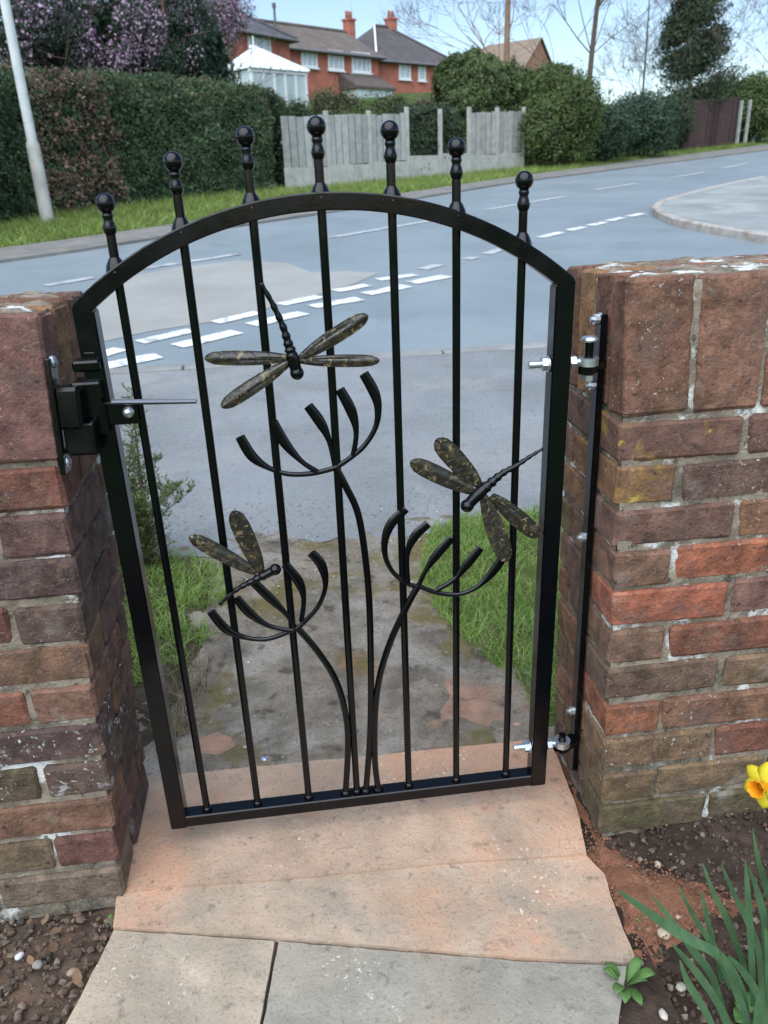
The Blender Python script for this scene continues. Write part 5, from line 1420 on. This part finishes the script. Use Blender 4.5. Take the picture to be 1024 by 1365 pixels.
LV = [([(300, 672), (400, 745), (520, 830), (660, 915), (800, 1000), (900, 1180), (930, 1400)], .0150, -.50, -.03),
      ([(590, 655), (680, 820), (770, 960), (860, 1180), (900, 1400)], .0110, -.44, .02),
      ([(710, 545), (760, 680), (850, 870), (920, 1100), (940, 1400)], .0105, -.43, .04),
      ([(800, 550), (860, 690), (930, 830), (985, 1010), (990, 1400)], .0105, -.45, .02),
      ([(915, 528), (930, 750), (945, 1000), (960, 1400)], .0105, -.47, 0),
      ([(930, 560), (985, 720), (1010, 900), (1000, 1400)], .0110, -.44, 0),
      ([(950, 375), (975, 520), (1015, 660), (1060, 900), (1030, 1400)], .0095, -.40, 0),
      ([(468, 700), (570, 830), (660, 960), (760, 1100), (850, 1400)], .0115, -.48, .03),
      ([(700, 670), (740, 850), (790, 1040), (860, 1400)], .0100, -.42, 0),
      ([(560, 930), (650, 1030), (760, 1180), (830, 1316), (850, 1420)], .0125, -.50, 0),
      ([(600, 1010), (640, 1120), (720, 1250), (800, 1420)], .0110, -.52, 0),
      ([(790, 960), (850, 1100), (920, 1300), (940, 1420)], .0125, -.51, -.02),
      ([(830, 990), (900, 1060), (1000, 1230), (1010, 1420)], .0120, -.50, 0),
      ([(1010, 850), (1030, 1000), (1020, 1400)], .0120, -.49, 0),
      ([(1060, 600), (1050, 900), (1035, 1400)], .0120, -.45, 0),
      ([(1150, 640), (1110, 950), (1060, 1400)], .0120, -.46, 0),
      ([(1240, 760), (1160, 1000), (1075, 1400)], .0120, -.47, 0),
      ([(1000, 1120), (980, 1250), (960, 1420)], .0120, -.53, 0)]
for pts, w, y, yt in LV: blade_leaf(pts, w, y=y, yt=yt)
fh = on_y((1018, 1048), -.40)
fdir = np.array([-.80, -.42, .26]); fdir /= np.linalg.norm(fdir)
st_end = fh - fdir * .012
base_ = on_z((1022, 1362), -.03)
fl_st = MB().tube(smooth_path([np.array([base_[0], base_[1], -.04]), np.array([fh[0] + .03, -.42, fh[2] * .6]), np.array([fh[0] + .034, -.385, fh[2] - .012]), np.array([fh[0] + .026, -.382, fh[2] + .006]), st_end], 6), .0032, 8).build('flower_stem', m_daf, daf, smooth=True)
fu = np.cross(fdir, [0, 0, 1]); fu /= np.linalg.norm(fu); fv_ = np.cross(fu, fdir)
for k in range(6):
    a = k * math.pi / 3 + .35; rad = fu * math.cos(a) + fv_ * math.sin(a); tan = -fu * math.sin(a) + fv_ * math.cos(a)
    v = []; f = []; NS = 7
    for i in range(NS):
        s = i / (NS - 1); ww = .0135 * math.sin(math.pi * (s * .86 + .10)) ** .75
        for c_ in (-1, -.4, .4, 1):
            v.append(fh + rad * (.004 + .031 * s) + fdir * (-.002 - .006 * s * s + .003 * (1 - c_ * c_) + .001 * (k % 2)) + tan * ww * c_)
    for i in range(NS - 1):
        for c_ in range(3): q = i * 4 + c_; f.append((q, q + 1, q + 5, q + 4))
    pe = MB().add(v, f).build('petal', m_petal, daf, smooth=True)
    so = pe.modifiers.new('thickness', 'SOLIDIFY'); so.thickness = .0007
v = []; f = []
for i, (r, h) in enumerate([(.004, -.002), (.0072, .006), (.0078, .014), (.0098, .020), (.0125, .024)]):
    for k in range(24):
        a = 2 * math.pi * k / 24; rr = r * (1 + (.10 * math.sin(k * 3.14159 * 2 / 3) if i > 2 else 0))
        v.append(fh + fdir * (h + (.0012 * math.cos(k * 2.1) if i == 4 else 0)) + (fu * math.cos(a) + fv_ * math.sin(a)) * rr)
for i in range(4):
    for k in range(24): f.append((i * 24 + k, i * 24 + (k + 1) % 24, (i + 1) * 24 + (k + 1) % 24, (i + 1) * 24 + k))
f.append(tuple(range(24)))
tr = MB().add(v, f).build('trumpet', m_trump, daf, smooth=True)
so = tr.modifiers.new('thickness', 'SOLIDIFY'); so.thickness = .0008
# ------------------------------------------------------------------ weeds
m_weed = M('weed_leaf', (.10, .20, .055), rough=.5, spec=.3, transl=.25, var=.25, vscale=40)
def weed(px, n, L, up, label, seed, wid=.42, z=-.028):
    rnd = random.Random(seed); c = on_z(px, z)
    root = empty('weed', (c[0], c[1], z), label, 'weed')
    for i in range(n):
        a = i * 2.4 + rnd.uniform(-.3, .3); l = L * rnd.uniform(.65, 1.15); u = up * rnd.uniform(.5, 1.3)
        d = np.array([math.cos(a), math.sin(a), 0]); s = np.array([-d[1], d[0], 0]); v = []; f = []; NS = 7
        for k in range(NS):
            t = k / (NS - 1); w = l * wid * .5 * (.12 + math.sin(math.pi * min(1, max(0, (t - .2) / .8))) ** .8)
            ctr = np.array([c[0], c[1], z + .001]) + d * l * t + np.array([0, 0, 1]) * l * (u * math.sin(t * 1.9) + .004)
            for e in (-1, 0, 1): v.append(ctr + s * w * e + np.array([0, 0, 1]) * (abs(e) * w * .35))
        for k in range(NS - 1):
            for e in (0, 1): q = k * 3 + e; f.append((q, q + 1, q + 4, q + 3))
        o = MB().add(v, f).build('leaf', m_weed, root, smooth=True)
        so = o.modifiers.new('thickness', 'SOLIDIFY'); so.thickness = .0006
    return root
weed((833, 1318), 13, .042, .8, 'leafy bright green weed growing at the edge of the path slab', 1, .36)
weed((862, 1240), 5, .022, .5, 'small five leaved weed on the red sand beside a pale stone', 2, .5)
weed((913, 1096), 6, .024, .6, 'small green weed seedling close to the foot of the right wall', 3, .6)
weed((832, 1130), 4, .014, .6, 'tiny pale seedling by the corner of the right wall', 4, .4)
weed((873, 1145), 3, .016, .9, 'tiny grassy sprout on the soil beside the red sand', 5, .2)
weed((1000, 1358), 6, .040, .5, 'broad rounded grey green leaves low among the daffodil leaves', 6, .8)
weed((150, 1228), 5, .014, .4, 'tiny mossy weed tucked in the corner of left wall and path', 7, .6)
# ------------------------------------------------------------------ stones
def stone_mesh(r, seed, n=10):
    rnd = random.Random(seed); bm = bmesh.new(); bmesh.ops.create_icosphere(bm, subdivisions=2, radius=1)
    sx, sy, sz = rnd.uniform(.8, 1.3), rnd.uniform(.7, 1.0), rnd.uniform(.5, .75)
    for q in bm.verts:
        k = 1 + .24 * float(fnoise(q.co.x, q.co.y, q.co.z, 2.1, seed))
        q.co = Vector((q.co.x * sx * r * k, q.co.y * sy * r * k, q.co.z * sz * r * k))
    me = bpy.data.meshes.new('stone'); bm.to_mesh(me); bm.free()
    me.polygons.foreach_set('use_smooth', [True] * len(me.polygons)); return me
m_stone = M('pebble', objcol=True, rough=.85, spec=.25, var=.25, vscale=60, bump=((150, .5, .003),))
for i, (px, r, col, lab) in enumerate([((884, 1251), .0125, (.42, .33, .25), 'largest pale buff stone lying on the red sand'),
                                       ((876, 1158), .0085, (.45, .36, .29), 'pale round stone on dark soil at the upper edge of the red sand'),
                                       ((901, 1140), .0095, (.42, .28, .23), 'pinkish stone with a white cap on the dark soil'),
                                       ((902, 1229), .008, (.48, .34, .25), 'small orange stone hidden among daffodil leaf tips'),
                                       ((850, 1288), .009, (.24, .21, .18), 'grey stone beside the path slab corner above the leafy weed'),
                                       ((907, 1322), .009, (.34, .30, .25), 'off white stone on bare soil between weed and daffodils'),
                                       ((883, 1358), .008, (.40, .36, .31), 'small pale stone on bare soil near the leafy weed'),
                                       ((969, 1083), .006, (.40, .38, .35), 'small white stone on dark soil below the right wall'),
                                       ((28, 1280), .0085, (.50, .50, .52), 'round white pebble in the leafy left bed'),
                                       ((52, 1292), .011, (.22, .20, .18), 'larger grey pebble next to the white one in the left bed'),
                                       
                                       ((98, 1302), .009, (.24, .17, .12), 'tan pebble in the left bed towards the path slab'),
                                       ]):
    c = on_z(px, -.026); o = link('pebble', stone_mesh(r, 40 + i), m_stone, None, col)
    o.location = (c[0], c[1], -.018 + r * .35); o.rotation_euler = (0, 0, i * 1.3); tag(o, lab, 'stone')
def crumbs(name, poly, n, r, cols, z, label, seed, cat='gravel'):
    P = np.array(poly); lo, hi = P.min(0), P.max(0); v = []; f = []; rr = random.Random(seed)
    k = 0
    base = [(1, 0, 0), (-1, 0, 0), (0, 1, 0), (0, -1, 0), (0, 0, 1), (0, 0, -1)]
    bf = [(0, 2, 4), (2, 1, 4), (1, 3, 4), (3, 0, 4), (2, 0, 5), (1, 2, 5), (3, 1, 5), (0, 3, 5)]
    bm = bmesh.new(); bmesh.ops.create_icosphere(bm, subdivisions=1, radius=1); bv = [q.co.copy() for q in bm.verts]; bf = [[q.index for q in fc.verts] for fc in bm.faces]; bm.free()
    while k < n:
        x, y = rr.uniform(lo[0], hi[0]), rr.uniform(lo[1], hi[1])
        if not inpoly(np.array([x]), np.array([y]), poly)[0]: continue
        zz = z(x, y) if callable(z) else z
        s = r * rr.uniform(.35, 1.25); R = Matrix.Rotation(rr.uniform(0, 6.28), 3, (rr.random() + .1, rr.random(), rr.random()))
        b = len(v); sq = (rr.uniform(.6, 1.3), rr.uniform(.6, 1.2), rr.uniform(.35, .8))
        for q in bv:
            w = R @ Vector((q.x * sq[0], q.y * sq[1], q.z * sq[2])) * s * rr.uniform(.62, 1.22); v.append((w.x + x, w.y + y, w.z + zz + s * .2))
        f += [[i + b for i in fc] for fc in bf]; k += 1
    o = link(name, mesh_from(name, v, f), M(name + '_mat' + str(seed), island=cols, rough=.9, spec=.2, var=.25, vscale=50, bump=((150, .4, .003),)))
    return tag(o, label, cat, kind='stuff')
left_poly = [(-1.3, -1.2), (-.46, -1.2), (-.43, -.45), (-.395, -.16), (-.45, -.12), (-1.3, -.1)]
crumbs('gravel', left_poly, 6500, .0075, [(.06, .045, .035), (.12, .08, .058), (.16, .11, .08), (.09, .06, .045), (.17, .135, .10), (.05, .045, .04), (.10, .07, .05)], -.028, 'brown and grey pebbles covering the left bed', 1)
right_poly = [(.50, -.14), (.55, -.115), (1.4, -.12), (1.4, -1.2), (.40, -1.2), (.445, -.42)]
crumbs('soil_crumbs', right_poly, 7000, .0065, [(.04, .028, .02), (.07, .048, .035), (.10, .065, .045), (.05, .035, .028), (.05, .035, .026), (.20, .16, .12)], lambda x, y: -.028 + .012 * min(1, max(0, (x - .5) / .3)) + .026 * min(1, max(0, (y + .24) / .12)) * min(1, max(0, (x - .5) / .05)), 'loose dark crumbs of soil over the right flower bed', 2, 'soil')
crumbs('sand_crumbs', [on_z(q, -.03)[:2] for q in [(775, 1100), (800, 1118), (850, 1150), (935, 1185), (1005, 1210), (930, 1245), (880, 1265), (852, 1300), (838, 1290), (842, 1265), (806, 1185), (775, 1145)]], 900, .0030, [(.22, .10, .06), (.15, .07, .045), (.30, .16, .10), (.10, .06, .045), (.19, .09, .055)], -.012, 'loose crumbs of red sand beside the path', 3, 'sand')
crumbs('path_grit', [(-.5, .9), (.5, .9), (.75, 1.75), (-.7, 1.75)], 900, .0042, [(.30, .28, .25), (.20, .18, .16), (.12, .10, .085), (.42, .40, .37), (.24, .19, .14)], -.003, 'loose grey grit where the path meets the pavement', 4)
# dead leaves in the left bed
dlv = []
for i in range(110):
    while True:
        x, y = random.uniform(-1.1, -.40), random.uniform(-1.0, -.13)
        if inpoly(np.array([x]), np.array([y]), left_poly)[0]: break
    dlv.append((x, y, -.018 + random.uniform(0, .008)))
P = np.array(dlv); Nn = unit(np.c_[RNG.normal(0, .4, (len(P), 2)), np.ones(len(P))])
def leaf6(P, Nn, size, asp):
    n = len(P); t = RNG.normal(size=(n, 3)); t -= Nn * (t * Nn).sum(1, keepdims=True); t = unit(t); b = np.cross(Nn, t); s = size * RNG.uniform(.5, 1.2, (n, 1)); c = Nn * s * RNG.uniform(.05, .3, (n, 1))
    return np.stack([P - t * s * .5 + c * .6, P - t * s * .22 + b * s * asp * .4, P + t * s * .12 + b * s * asp * .5 + c * .5, P + t * s * .34 + b * s * asp * .28, P + t * s * .55 + c, P + t * s * .3 - b * s * asp * .3, P - t * s * .05 - b * s * asp * .5 + c * .4, P - t * s * .3 - b * s * asp * .33], 1)
o = link('dead_leaves', quads_mesh('dead_leaves', leaf6(P, Nn, .024, .6), 8), M('dead_leaf', island=[(.11, .06, .035), (.17, .10, .06), (.22, .15, .09), (.08, .05, .035)], rough=.8, var=.2, vscale=40)); tag(o, 'scattered brown dead leaves on the left bed', 'dead leaves', kind='stuff')
# shiny crumpled foil ball lying on the path behind the gate
c = on_z((353, 1014), -.012)
me = stone_mesh(.0095, 5); bm = bmesh.new(); bm.from_mesh(me)
for q in bm.verts: q.co *= 1 + random.uniform(-.13, .13)
bm.to_mesh(me); bm.free(); me.polygons.foreach_set('use_smooth', [False] * len(me.polygons))
o = link('foil_ball', me, M('lilac_foil', (.45, .42, .66), rough=.25, metal=.8, var=.3, vscale=120, layers=(((.8, .75, .6), 150, .52, .58, .8, 2),)))
o.location = (c[0], c[1], -.008); tag(o, 'small crumpled lilac and silver foil ball on the path behind the gate', 'litter')
# small stones on the path and verge outside
for i, (px, r, col, lab) in enumerate([((327, 999), .008, (.42, .36, .30), 'thin pale stone chip by the dark soil left of the foil ball'), ((690, 968), .010, (.36, .22, .17), 'pinkish stone at the edge of the right verge near the lower hinge'), ((332, 885), .005, (.55, .58, .62), 'tiny white chip on the mossy path outside the gate'), ((252, 842), .010, (.45, .42, .38), 'pale stone in the grass left of the path')]):
    c = on_z(px, -.012); o = link('pebble', stone_mesh(r, 140 + i), m_stone, None, col); o.location = (c[0], c[1], -.008); tag(o, lab, 'stone')
